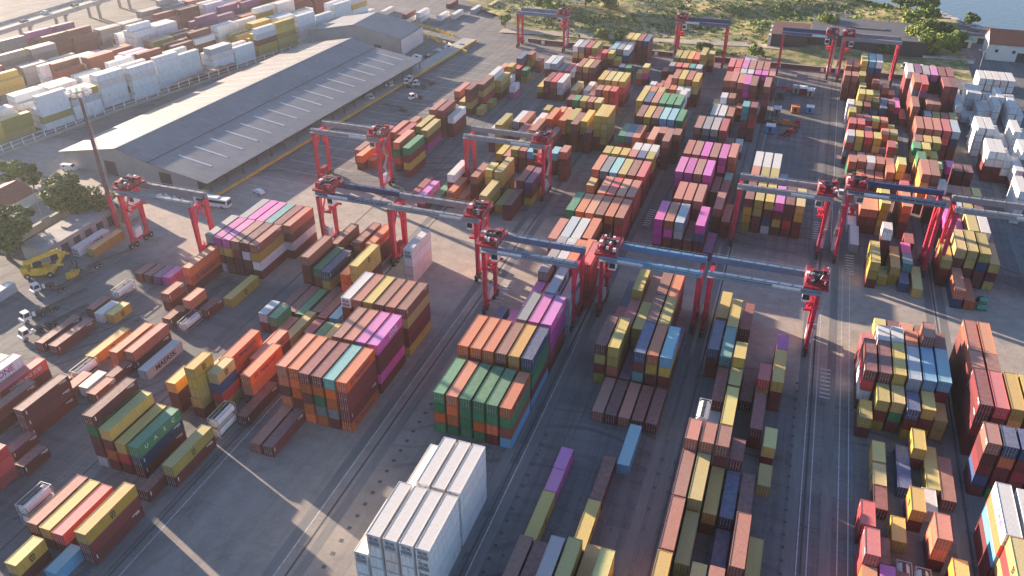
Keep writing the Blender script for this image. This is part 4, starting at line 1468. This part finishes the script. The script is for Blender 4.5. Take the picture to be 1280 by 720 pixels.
# elevated road
o=empty('viaduct',(-372,330,0),R(-1),label='elevated concrete road on round piers at the far corner',category='viaduct')
mb=MB(); mb.box(0,0,8.2,13,330,1.1,0); mb.build('deck',[M['concrete']],o)
for s in (-1,1):
    mb=MB(); mb.box(s*6.3,0,9.303,.35,330,1.0,0); mb.build('parapet',[M['concrete']],o)
for k in range(14):
    for s in (-1,1):
        mb=MB(); mb.cyl((s*3.6,-150+k*23,0),(s*3.6,-150+k*23,7.2),.85,12,0); mb.build('pier',[M['concrete']],o)
    mb=MB(); mb.box(0,-150+k*23,7.2,11,1.6,.99,0); mb.build('crossbeam',[M['concrete']],o)
# ---------------------------------------------------------------- vehicles
def wheels(o,pts,r=.5,w=.35):
    for x,y in pts:
        mb=MB(); mb.cyl((x-w/2,y,r),(x+w/2,y,r),r,12,0); mb.cyl((x-w/2-.01,y,r),(x+w/2+.01,y,r),r*.5,8,1); mb.build('wheel',[M['black'],M['steel']],o)
def car(x,y,rot,label,paint='white',van=False,grp=None):
    o=empty('parked_van' if van else 'parked_car',(x,y,0),rot,label=label,category='van' if van else 'car',group=grp)
    L,W,h=(5.2,2.0,2.2) if van else (4.4,1.8,1.45)
    P=[(-L/2,.35),(-L/2,.85),(-L/2+.15,h*.62),(-L/2+.6,h),(L*.12,h),(L*.30,h*.66),(L/2-.1,h*.55),(L/2,.7),(L/2,.35)] if not van else [(-L/2,.4),(-L/2,h-.1),(-L/2+.1,h),(L*.26,h),(L*.40,h*.62),(L/2,h*.5),(L/2,.4)]
    mb=MB(); n=len(P)
    for s in (-1,1):
        q=[(s*W/2*(1 if z<h*.7 else .86),y_,z) for y_,z in P]; mb.quad(q if s<0 else q[::-1],0)
    for i in range(n):
        a,b=P[i],P[(i+1)%n]; wa=W/2*(1 if a[1]<h*.7 else .86); wb=W/2*(1 if b[1]<h*.7 else .86)
        mb.quad([(-wa,a[0],a[1]),(-wb,b[0],b[1]),(wb,b[0],b[1]),(wa,a[0],a[1])],0)
    mb.build('body',[M[paint]],o)
    mb=MB(); ya=L*.14 if not van else L*.27; yb=L*.29 if not van else L*.39
    mb.quad([(-W*.38,ya,h*.97+.02),(W*.38,ya,h*.97+.02),(W*.43,yb,h*.68+.02),(-W*.43,yb,h*.68+.02)],0)
    mb.build('windscreen',[M['glass']],o)
    for s in (-1,1):
        mb=MB(); mb.hexa([(s*W*.455-.03,-L*.33,h*.66),(s*W*.455+.03,-L*.33,h*.66),(s*W*.455+.03,L*.2,h*.66),(s*W*.455-.03,L*.2,h*.66),(s*W*.44-.03,-L*.3,h*.93),(s*W*.44+.03,-L*.3,h*.93),(s*W*.44+.03,L*.1,h*.93),(s*W*.44-.03,L*.1,h*.93)],0); mb.build('side_window',[M['glass']],o)
    wheels(o,[(-W/2+.1,-L*.3),(W/2-.1,-L*.3),(-W/2+.1,L*.3),(W/2-.1,L*.3)],.36,.22)
    return o
def tractor(x,y,rot,label,paint='white'):
    o=empty('terminal_tractor',(x,y,0),rot,label=label,category='tractor',group='terminal tractors in the yard')
    mb=MB(); mb.box(0,-.6,.75,1.1,5.2,.35,0); mb.box(0,-1.9,1.1,1.0,1.0,.25,0); mb.build('chassis',[M['dark']],o)
    mb=MB(); P=[(-.95,.5,1.0),(.95,.5,1.0),(.95,2.5,1.0),(-.95,2.5,1.0),(-.9,.6,2.9),(.9,.6,2.9),(.9,2.1,2.9),(-.9,2.1,2.9)]; mb.hexa(P,0); mb.box(0,2.35,.6,2.3,.9,.7,0); mb.box(-.9,-.2,1.1,.5,.6,1.2,0)
    c=mb.build('cab',[M[paint]],o)
    mb=MB(); mb.quad([(-.8,2.47,1.65),(.8,2.47,1.65),(.78,2.2,2.7),(-.78,2.2,2.7)],0); mb.quad([(.97,.75,1.7),(.97,2.2,1.7),(.93,1.95,2.7),(.93,.8,2.7)],0); mb.quad([(-.97,2.2,1.7),(-.97,.75,1.7),(-.93,.8,2.7),(-.93,1.95,2.7)],0); mb.quad([(.8,.52,1.7),(-.8,.52,1.7),(-.78,.57,2.7),(.78,.57,2.7)],0); mb.build('window',[M['glass']],c)
    wheels(o,[(-1,1.9),(1,1.9),(-.95,-2.2),(.95,-2.2),(-.6,-2.2),(.6,-2.2)],.52,.32)
    return o
def trailer(x,y,rot,label):
    o=empty('container_trailer',(x,y,0),rot,label=label,category='trailer',group='empty container trailers')
    mb=MB()
    for s in (-.45,.45): mb.box(s,0,.95,.18,12.2,.35,0)
    for k in range(9): mb.box(0,-5.6+k*1.4,1.0,2.3 if k%4==0 else 1.1,.16,.2,0)
    mb.box(-.75,2.6,.2,.12,.12,.8,0); mb.box(.75,2.6,.2,.12,.12,.8,0)
    mb.build('chassis',[M['trailer']],o)
    wheels(o,[(sx,sy) for sx in (-1,1) for sy in (-4.6,-3.3)],.5,.5); return o
def tank(x,y,z,rot,label):
    o=empty('tank_container',(x,y,z),rot,label=label,category='tank container',group='white tank containers')
    mb=MB(); mb.cyl((0,-2.75,1.25),(0,2.75,1.25),1.12,20,0); mb.cyl((0,-2.95,1.25),(0,-2.75,1.25),.75,20,0,1.12); mb.cyl((0,2.75,1.25),(0,2.95,1.25),1.12,20,0,.75); mb.build('tank',[M['white']],o)
    mb=MB()
    for sx in (-1.16,1.16):
        for z in (.08,2.5): mb.bar((sx,-3.03,z),(sx,3.03,z),.12)
        for sy in (-3.0,3.0): mb.bar((sx,sy,0),(sx,sy,2.58),.14)
    for sy in (-3.0,3.0):
        for z in (.08,2.5): mb.bar((-1.1,sy,z),(1.1,sy,z),.12)
        mb.bar((-1.1,sy,.1),(1.1,sy,2.5),.08); mb.bar((1.1,sy,.1),(-1.1,sy,2.5),.08)
    mb.build('frame',[M['steel']],o)
    mb=MB(); mb.box(0,0,2.4,.6,5.4,.06,0); mb.cyl((0,.6,2.3),(0,.6,2.6),.3,10,0); mb.build('catwalk',[M['dark']],o); return o
a0=math.atan2(0,1)
for x,y,z,l in ((-157.5,139.5,0,'white tank container alone on a sunlit patch by the maroon and magenta row'),(-131.5,133,0,'white tank container beside the brown short stacks'),(-142,109,0,'white tank container behind the olive long container and rust stack'),(-100.2,103.5,0,'lower white tank container behind the olive-topped end stack'),(-100.2,103.5,2.6,'upper white tank container behind the olive-topped end stack'),(-118.5,72.5,0,'lower white tank container beside the near brown and olive pair'),(-118.5,72.5,2.6,'upper white tank container beside the near brown and olive pair'),(32,108,0,'white tank container between magenta and orange stacks, kerb-lane side'),(35,107.5,0,'white tank container next to the tall orange stack'),(-5.8,133.5,5.3,'white tank container behind the three pink-brown tops')):
    tank(x,y,z,0,l)
tractor(-179,133.5,R(160),'white terminal tractor beside the yellow reach stacker'); tractor(-171,122.3,R(165),'white terminal tractor with black trailer, farther of two side by side'); tractor(-165.3,116.4,R(165),'white terminal tractor nearest the two maroon ground containers')
trailer(-174,139,R(-12),'empty trailer behind the tractor by the reach stacker'); trailer(-168.6,131,R(-15),'empty trailer behind the farther of the two tractors'); trailer(-162.8,125,R(-15),'empty trailer behind the tractor by the maroon containers'); trailer(-173,152,R(-20),'lone empty trailer parked near the amber container')
for x,y,l in ((32.5,214.8,'green-roofed yard truck stopped in front of the olive stacks'),(55.2,206.5,'green-roofed yard truck beside the blue and orange stack'),(-53.6,207.5,'green-roofed yard truck in front of the green and orange block past the aisle')):
    o=tractor(x,y,R(175),l,'greenpaint'); 
for i,(x,y) in enumerate(((-166,293),(-164.5,309),(-158.5,315),(-153,316),(-148,301),(-160,322))):
    o=tractor(x,y,R(-60+i*50),('white tractor alone at the dock edge','white tractor in the dock queue, front of pair','white tractor in the dock queue, rear of pair','white tractor behind the dock queue','white tractor parked apart on the open apron','white tractor at the end of the dock queue')[i])
trailer(-169.5,300,R(-70),'empty trailer against the dock behind a tractor'); trailer(-151,288,R(80),'empty trailer alone on the open apron'); trailer(-153,322,R(70),'empty trailer behind the dock queue')
g='cars parked by the bus'
car(-186.2,189.5,R(-30),'white car in the row by the bus, nearest the mast','white',False,g); car(-182.6,189,R(-30),'middle white car in the row by the bus','white',False,g); car(-179,188.5,R(-30),'white car in the row by the bus, nearest the bus','white',False,g)
car(-158.5,203,R(70),'white car near the dock corner behind the bus'); car(-231,197.5,R(-80),'white van parked at the warehouse gable','white',True); car(-213,182,R(70),'silver car parked by the big tree','carsilver'); car(-217.5,178,R(80),'white car parked by the red-roofed house'); car(-187,205,R(80),'dark car in the shade of the loading dock','cardark') if False else None
for i,(x,y) in enumerate(((-171,352),(-167,356),(-163,372),(-166,366),(-159,378),(-170,345))):
    car(x,y,R(75),('white van at the far dock end, first','dark car at the far dock end behind vans','white van beside yellow barriers','silver car beside the white van and barriers','dark car nearest the yellow barriers','white van under the hall screen wall')[i],('white','cardark','white','carsilver','cardark','white')[i],i in(0,2,5))
for k in range(5): car(-374+ (k%2)*4,300+k*17,R(0 if k%2 else 180),('white car on the viaduct, nearest','dark car on the viaduct behind a white car','silver car midway on the viaduct','second dark car on the viaduct','white car farthest along the viaduct')[k],('white','cardark','carsilver','cardark','white')[k]).location.z=9.3
# trucks standing in the lanes
for x,y,r,l in ((20.5,262,178,'white tractor in the far lane beside the empty yard'),(-40,268,2,'white tractor driving between the reddish and pink far blocks'),(-5,236,175,'white tractor beside the lone square block'),(66,330,150,'white tractor facing the reefer yard'),(47.5,410,80,'white truck cab by the dark shed, first'),(54,409,80,'white truck cab by the dark shed, second')):
    tractor(x,y,R(r),l)
trailer(20.5,268.5,R(178),'empty trailer behind the white tractor in the far lane'); trailer(66.5,337,R(170),'empty trailer beside the reefer yard'); trailer(-40,260,R(2),'empty trailer in the lane between reddish and pink far blocks')
# bus
o=empty('coach_bus',(-167,190.6,0),R(-87),label='white coach with dark windows beside the grey crane',category='bus')
mb=MB(); mb.box(0,0,.45,2.5,12,2.7,0); mb.box(0,-1,3.15,1.9,7,.25,0); mb.build('body',[M['white']],o)
for s in (-1,1):
    mb=MB(); mb.box(s*1.26,.2,1.75,.04,10.6,.95,0); mb.build('side_window',[M['glass']],o)
for s in (-1,1):
    mb=MB(); mb.box(0,s*6.01,1.4,2.2,.04,1.3,0); mb.build('windscreen',[M['glass']],o)
wheels(o,[(-1.1,-3.6),(1.1,-3.6),(-1.1,3.8),(1.1,3.8)],.5,.3)
# reach stacker
o=empty('reach_stacker',(-185.5,139.5,0),R(-60),label='yellow reach stacker parked beside the dark trees',category='reach stacker')
mb=MB(); mb.box(0,0,1.0,3.4,8,1.2,0); mb.box(0,-3.2,2.2,3.2,1.8,1.1,0); mb.box(-1.3,.5,2.2,.5,4,.8,0); mb.box(1.3,.5,2.2,.5,4,.8,0); mb.build('body',[M['yellow']],o)
mb=MB(); mb.bar((0,-3.2,4.2),(0,6.2,7.2),.9,1.0); mb.build('boom',[M['yellow']],o)
mb=MB(); mb.box(0,-.2,2.2,1.5,1.8,1.9,0); mb.box(0,.72,2.7,1.4,.05,1.2,1); mb.build('cab',[M['dark'],M['glass']],o)
mb=MB(); mb.box(0,6.4,4.6,6.2,.8,.6,0); mb.box(0,6.4,5.2,1,1,1.9,0); mb.box(-3,6.4,4.2,.3,2.4,.5,0); mb.box(3,6.4,4.2,.3,2.4,.5,0); mb.build('spreader',[M['yellow']],o)
wheels(o,[(-1.5,3),(1.5,3),(-1.4,-2.8),(1.4,-2.8)],.85,.8)
o=empty('forklift_truck',(-176,141.5,0),R(20),label='yellow forklift parked close behind the reach stacker',category='forklift')
mb=MB(); mb.box(0,0,.6,2.2,3.8,1.1,0); mb.box(0,-1.4,1.7,2.0,1.0,.7,0); mb.build('body',[M['yellow']],o)
mb=MB(); 
for sx in (-.8,.8):
    for sy in (-.7,.9): mb.bar((sx,sy,1.7),(sx,sy,3.3),.12)
mb.box(0,.1,3.3,1.9,1.9,.12); mb.build('cab_frame',[M['dark']],o)
mb=MB(); 
for sx in (-.6,.6): mb.bar((sx,2.1,.3),(sx,2.1,4.4),.2)
mb.box(0,2.2,.9,2.2,.2,.9); mb.box(-.6,3.0,.2,.25,1.7,.12); mb.box(.6,3.0,.2,.25,1.7,.12); mb.build('mast',[M['dark']],o)
wheels(o,[(-1,1.2),(1,1.2),(-.95,-1.3),(.95,-1.3)],.5,.4)
# spare spreaders, generator huts and stands on the empty part of the yard
def genset(x,y,label,pm,top='white',w=3.2,d=3.2,h=2.6):
    o=empty('equipment_hut',(x,y,0),R(random.uniform(-6,6)),label=label,category='equipment hut',group='equipment parked on the empty yard')
    mb=MB(); mb.box(0,0,.35,w,d,h,0); mb.box(0,-d/2-.03,.6,w*.35,.05,h*.75,1); mb.build('body',[M[pm],M['dark']],o)
    mb=MB(); mb.box(0,0,h+.353,w+.3,d+.3,.18,0); mb.box(w*.2,d*.1,h+.533,.7,.7,.4,0); mb.build('roof',[M[top]],o)
    mb=MB()
    for s in (-1,1): mb.box(s*w*.4,0,0,.3,d+.6,.349,0)
    mb.build('skid',[M['dark']],o)
def spreader_frame(x,y,rot,label,pm):
    o=empty('spare_spreader',(x,y,0),R(rot),label=label,category='spreader',group='equipment parked on the empty yard')
    mb=MB()
    for s in (-.9,.9): mb.box(s,0,.5,.3,9,.5,0)
    for k in (-4.4,-2,0,2,4.4): mb.box(0,k,.55,2.3,.35,.4,0)
    mb.box(0,0,1.0,1.6,2.4,1.0,0); mb.bar((-.8,-2,1),(0,0,2.2),.2); mb.bar((.8,2,1),(0,0,2.2),.2); mb.build('frame',[M[pm]],o)
    mb=MB()
    for sx in (-1,1):
        for sy in (-1,1): mb.bar((sx*.9,sy*3.6,0),(sx*.9,sy*3.6,.5),.25)
    mb.build('stand',[M['dark']],o)
genset(-5.5,311,'blue hut with white roof nearest the pink far stacks','bluepaint'); genset(7.8,338,'small blue hut with white roof beside an orange-red one','bluepaint','white',2.8,2.8,2.2); genset(2.2,336.5,'orange-red hut beside the small blue hut','orange','orange',3,3,2.2)
genset(-4.5,332,'white-topped grey hut in the line of parked equipment','girder_grey','white',2.6,4,2.2); genset(-4.5,352,'teal-grey hut at the far end of the equipment line','greyroof','greyroof',3,5,2.6); genset(4.2,360,'maroon hut with white roof at the far equipment row','darkred','white',3,4,2.6); genset(7.2,358,'grey hut with white roof at the far equipment row','cladding','white',2.6,4,2.6); genset(1.2,360.5,'pale hut at the far equipment row','cladding','cladding',2.6,4,2.4)
spreader_frame(-.4,321,88,'orange spare spreader frame lying across the equipment line','orange'); spreader_frame(3.8,322.5,0,'dark red spare spreader by the orange frame','darkred'); spreader_frame(1.4,311.5,-30,'rusty red spreader frame lying by the blue hut','darkred'); spreader_frame(-3.5,362,85,'red spare spreader at the far equipment row','red'); spreader_frame(-6.5,319.5,90,'brown spare spreader behind the blue hut','rust')
genset(1.8,240.5,'pale blue-grey hut beside the olive tops of the lone block','girder_grey','white',2.4,3,2.2)
# yellow barriers by the far road
for k in range(18):
    t=k/17; x,y=-207+t*54,404-t*34
    mb=MB(); mb.hexa([(-1.4,-.45,0),(1.4,-.45,0),(1.4,.45,0),(-1.4,.45,0),(-1.3,-.18,1.3),(1.3,-.18,1.3),(1.3,.18,1.3),(-1.3,.18,1.3)],0)
    mb.build('road_barrier',[M['yellow']],None,loc=(x+random.uniform(-.6,.6),y+random.uniform(-.6,.6),0),rot=R(-32+random.uniform(-9,9)),label='yellow concrete barrier in the row behind the gabled hall',category='barrier',group='yellow barriers behind the hall')
for k in range(9):
    t=k/8; x,y=-200+t*30,410-t*16
    mb=MB(); mb.hexa([(-1.4,-.45,0),(1.4,-.45,0),(1.4,.45,0),(-1.4,.45,0),(-1.3,-.18,1.3),(1.3,-.18,1.3),(1.3,.18,1.3),(-1.3,.18,1.3)],0)
    mb.build('road_barrier',[M['yellow']],None,loc=(x,y,0),rot=R(-20),label='yellow concrete barrier in the row behind the gabled hall',category='barrier',group='yellow barriers behind the hall')
# ---------------------------------------------------------------- vegetation
def leaf_cloud(mb,c,rx,ry,rz,n,size,rn,mi=0):
    for _ in range(n):
        while True:
            a,b,d=rn.uniform(-1,1),rn.uniform(-1,1),rn.uniform(-1,1); q=a*a+b*b+d*d
            if .25<q<1: break
        p=Vector((c[0]+a*rx,c[1]+b*ry,c[2]+d*rz)); nrm=Vector((a+rn.uniform(-.8,.8),b+rn.uniform(-.8,.8),d+rn.uniform(-.3,1))).normalized()
        e=nrm.orthogonal().normalized(); e=Matrix.Rotation(rn.uniform(0,6.28),3,nrm)@e; g=nrm.cross(e); s=size*rn.uniform(.6,1.4)
        mb.quad([p-e*s-g*s*.6,p+e*s-g*s*.6,p+e*s*.7+g*s*.8,p-e*s*.7+g*s*.6],mi if rn.random()<.75 else mi+1)
def tree(x,y,h,r,label,m1,m2,seed,n=1500,size=.45,z0=0):
    rn=random.Random(seed); o=empty('tree',(x,y,z0),0,label=label,category='tree',group='trees around the port')
    mb=MB(); th=h*.42; lean=Vector((rn.uniform(-.4,.4),rn.uniform(-.4,.4),0))
    mb.cyl((0,0,-.3),lean+Vector((0,0,th)),r*.075,8,0,r*.05)
    cs=[]
    for k in range(15):
        a=k*2.4+rn.uniform(-.6,.6); rad=r*rn.uniform(.15,.8); zz=h*rn.uniform(.36,.92); c=Vector((rad*math.cos(a),rad*math.sin(a),zz)); cs.append(c)
        mb.cyl(lean+Vector((0,0,th*rn.uniform(.6,1))),c,r*.035,6,0,r*.012)
    mb.build('trunk',[M['bark']],o)
    mb=MB()
    for c in cs+[Vector((0,0,h*.75))]:
        q=r*rn.uniform(.18,.46); leaf_cloud(mb,c,q*rn.uniform(.8,1.3),q*rn.uniform(.8,1.3),q*rn.uniform(.6,1),int(n/9*(q/r)/.34),size*rn.uniform(.6,1.1),rn)
    mb.build('crown',[M[m1],M[m2]],o); return o
tree(-201.5,168.5,14.5,9,'big olive tree with sunlit top beside the mast','leaf_olive','leaf_dark',1,3600,.42)
tree(-192.5,171.5,8,4.5,'smaller tree leaning against the big olive tree','leaf_olive','leaf_dark',2,1400,.4)
tree(-201,143.5,13.5,9,'dark tree at the frame edge beside the long shed','leaf_dark','leaf',3,3400,.42)
tree(-207,152,11,7,'second dark tree behind the one at the frame edge','leaf_dark','leaf',4,2400,.42)
tree(-240,183,7,5,'bright green tree at the frame edge by the red-roofed house','leaf_lime','leaf',5,1200,.42)
tree(-231,182,9,4,'dark conical tree beside the bright green one','leaf_dark','leaf',6,1200,.4)
for i,(x,y,h,r,m1,m2) in enumerate(((50,441,10,7,'leaf_lime','leaf'),(60,434,11,8,'leaf_lime','leaf_dark'),(69,441,10,6.5,'leaf','leaf_dark'),(56,455,11,7,'leaf','leaf_dark'),(66,457,10,7,'leaf_dark','leaf'),(52,474,10,7.5,'leaf_lime','leaf'),(60,484,9,6,'leaf','leaf_olive'),(56,506,10,7,'leaf_dark','leaf'),(62,508,9,6,'leaf','leaf_dark'),(48,512,8,6,'leaf_olive','leaf_dark'),(10,455,8,6,'leaf_lime','leaf'),(-128,430,9,6,'leaf_lime','leaf'),(-138,446,9,6,'leaf','leaf_olive'),(-118,462,10,8,'leaf_dark','leaf_olive'),(-104,466,9,7,'leaf_olive','leaf_dark'),(-96,412,5,4.5,'leaf_lime','leaf_olive'),(-88,414,4.5,4,'leaf','leaf_olive'),(-44,406,4.5,4,'leaf_dark','leaf'),(-20,408,4,4.5,'leaf_olive','leaf_lime'),(-150,418,6,4,'leaf_lime','leaf'),(38,431,5,4,'leaf_dark','leaf'),(80,488,5,4,'leaf_dark','leaf'),(27,526,5,4,'leaf_dark','leaf'))):
    tree(x,y,h,r,('bright tree at the corner of the dark shed','largest bright tree in front of the clump by the dark shed','green tree on the house side of the clump','tree in the middle of the clump behind the bright ones','dark tree at the back of the clump','bright tree rising behind the dark shed roof','green tree above the clump on the slope','dark tree on the shoreline rise','tree beside the tiny white hut','olive tree at the top of the slope by the water','bright bush-like tree over the rusty open shed','bright tree beside the small blue crane','green tree behind the small blue crane','dark tree on the scrub hillside, largest','olive tree on the scrub hillside beside the dark one','bright shrub tree just beyond the perimeter wall','green shrub tree just beyond the perimeter wall','dark shrub tree beyond the wall near the navy crane','olive shrub tree beyond the wall between the far cranes','bright small tree beside the far road','dark small tree by the dark shed front','small dark tree on the shoreline rocks','small round tree alone on the skyline by the water')[i],m1,m2,40+i,int(500+r*120),.55,max(0,hgt(x,y)-.1))
# scrub: low bushes nobody could count
mb=MB(); rn=random.Random(77)
for _ in range(9500):
    x=rn.uniform(-175,62); y=rn.uniform(404,560)
    if y>shore(x)-4 or (x<-125 and y<402+(-125-x)*1.1): continue
    if -12<x<58 and y<466: continue
    if abs(y-(418+ .03*(x+50)))<5 and x<5 and rn.random()<.93: continue
    dens=math.sin(x*.06+1.3)*math.sin(y*.09+.5)+.7*math.sin(x*.021-y*.035)+.5*math.sin(x*.17+y*.11)
    if rn.random()>.5+.42*dens: continue
    r=rn.uniform(.35,.95)*(2.3 if rn.random()<.07 else 1); z=hgt(x,y)
    mi=rn.choice((0,0,1,2,2,1,3)); leaf_cloud(mb,(x,y,z+r*.3),r*rn.uniform(1.1,2.2),r*rn.uniform(1.1,1.8),r*.6,11,.42*r,rn,mi)
mb.build('scrub_bushes',[M['leaf_olive'],M['leaf_dark'],M['leaf'],M['leaf_olive'],M['leaf_lime']],None,kind='stuff',label='low olive and green bushes scattered over the dry scrubland',category='bushes')
mb=MB()
for _ in range(420):
    x=rn.uniform(62,125); y=shore(x)-rn.uniform(-2,14); r=rn.uniform(.5,2.0); a=rn.uniform(0,3)
    mb.box(x,y,-.3,r*1.5,r,r*.9,0,a)
mb.build('shore_rubble',[M['rubblewhite']],None,kind='stuff',label='pale boulders along the shoreline',category='rocks')
# sandy track through the scrub, draped just above the terrain
mb=MB(); pts=[(-150,411),(-112,414),(-80,416),(-50,420),(-25,424),(-8,424)]
for i in range(len(pts)-1):
    for k in range(6):
        q=[]
        for t in (k/6,(k+1)/6):
            x=pts[i][0]*(1-t)+pts[i+1][0]*t; y=pts[i][1]*(1-t)+pts[i+1][1]*t; q.append((x,y))
        (xa,ya),(xb,yb)=q; mb.quad([(xa,ya-3.5,hgt(xa,ya-3.5)+.22),(xb,yb-3.5,hgt(xb,yb-3.5)+.22),(xb,yb+3.5,hgt(xb,yb+3.5)+.22),(xa,ya+3.5,hgt(xa,ya+3.5)+.22)],0)
mb.build('sandy_track',[M['sand']],None,kind='structure')
sheet('far_road',[(-190,395),(-180,400),(-128,520),(-142,525)],.016,'strip')

# ---------------------------------------------------------------- light, sky, camera
w=bpy.data.worlds.new('World'); scn.world=w; w.use_nodes=True
nt=w.node_tree; bg=nt.nodes['Background']; sky=nt.nodes.new('ShaderNodeTexSky'); sky.sky_type='NISHITA'; sky.sun_disc=False
EL,AZ=R(11.0),math.atan2(-.935,.355)
sky.sun_elevation=EL; sky.sun_rotation=AZ; sky.air_density=1.0; sky.dust_density=.4; sky.ozone_density=3.0
tn=nt.nodes.new('ShaderNodeMix'); tn.data_type='RGBA'; tn.blend_type='MULTIPLY'; tn.inputs[0].default_value=1; tn.inputs[7].default_value=(1.84,1.80,1.95,1)
nt.links.new(sky.outputs[0],tn.inputs[6]); nt.links.new(tn.outputs[2],bg.inputs[0]); bg.inputs[1].default_value=.15
# thin evening haze over the whole port
vm=bpy.data.materials.new('evening_haze'); vm.use_nodes=True; vt=vm.node_tree; vt.nodes.remove(vt.nodes['Principled BSDF'])
vs=vt.nodes.new('ShaderNodeVolumeScatter'); vs.inputs['Color'].default_value=(.96,.97,1,1); vs.inputs['Density'].default_value=.00009; vs.inputs['Anisotropy'].default_value=.5
vt.links.new(vs.outputs[0],[q for q in vt.nodes if q.type=='OUTPUT_MATERIAL'][0].inputs['Volume'])
hb=MB(); hb.box(0,700,-1,2600,2400,141,0); hz=hb.build('haze',[vm],None,kind='structure')
scn.cycles.volume_bounces=0; scn.cycles.max_bounces=6; scn.cycles.diffuse_bounces=3
su=bpy.data.lights.new('sun','SUN'); su.energy=20; su.angle=R(.5); su.color=(1,.80,.61)
so=bpy.data.objects.new('sun',su); col.objects.link(so)
d=Vector((-.935*math.cos(EL),.355*math.cos(EL),math.sin(EL))); so.rotation_euler=d.to_track_quat('Z','Y').to_euler(); so.location=(-100,200,150)
f,yaw,pitch,roll,Hc=1031.8,.337304,.564592,-.003027,117.71
fw=Vector((-math.sin(yaw)*math.cos(pitch),math.cos(yaw)*math.cos(pitch),-math.sin(pitch))); rr=Vector((math.cos(yaw),math.sin(yaw),0)); uu=rr.cross(fw)
c,s=math.cos(roll),math.sin(roll); r2,u2=rr*c+uu*s,uu*c-rr*s
cd=bpy.data.cameras.new('camera'); cam=bpy.data.objects.new('camera',cd); col.objects.link(cam)
cd.sensor_width=36; cd.lens=36*f/1280; cd.clip_start=1; cd.clip_end=9000
cam.matrix_world=Matrix(((r2.x,u2.x,-fw.x,0),(r2.y,u2.y,-fw.y,0),(r2.z,u2.z,-fw.z,Hc),(0,0,0,1)))
scn.camera=cam
scn.view_settings.view_transform='Standard'; scn.view_settings.look='None'; scn.view_settings.exposure=0
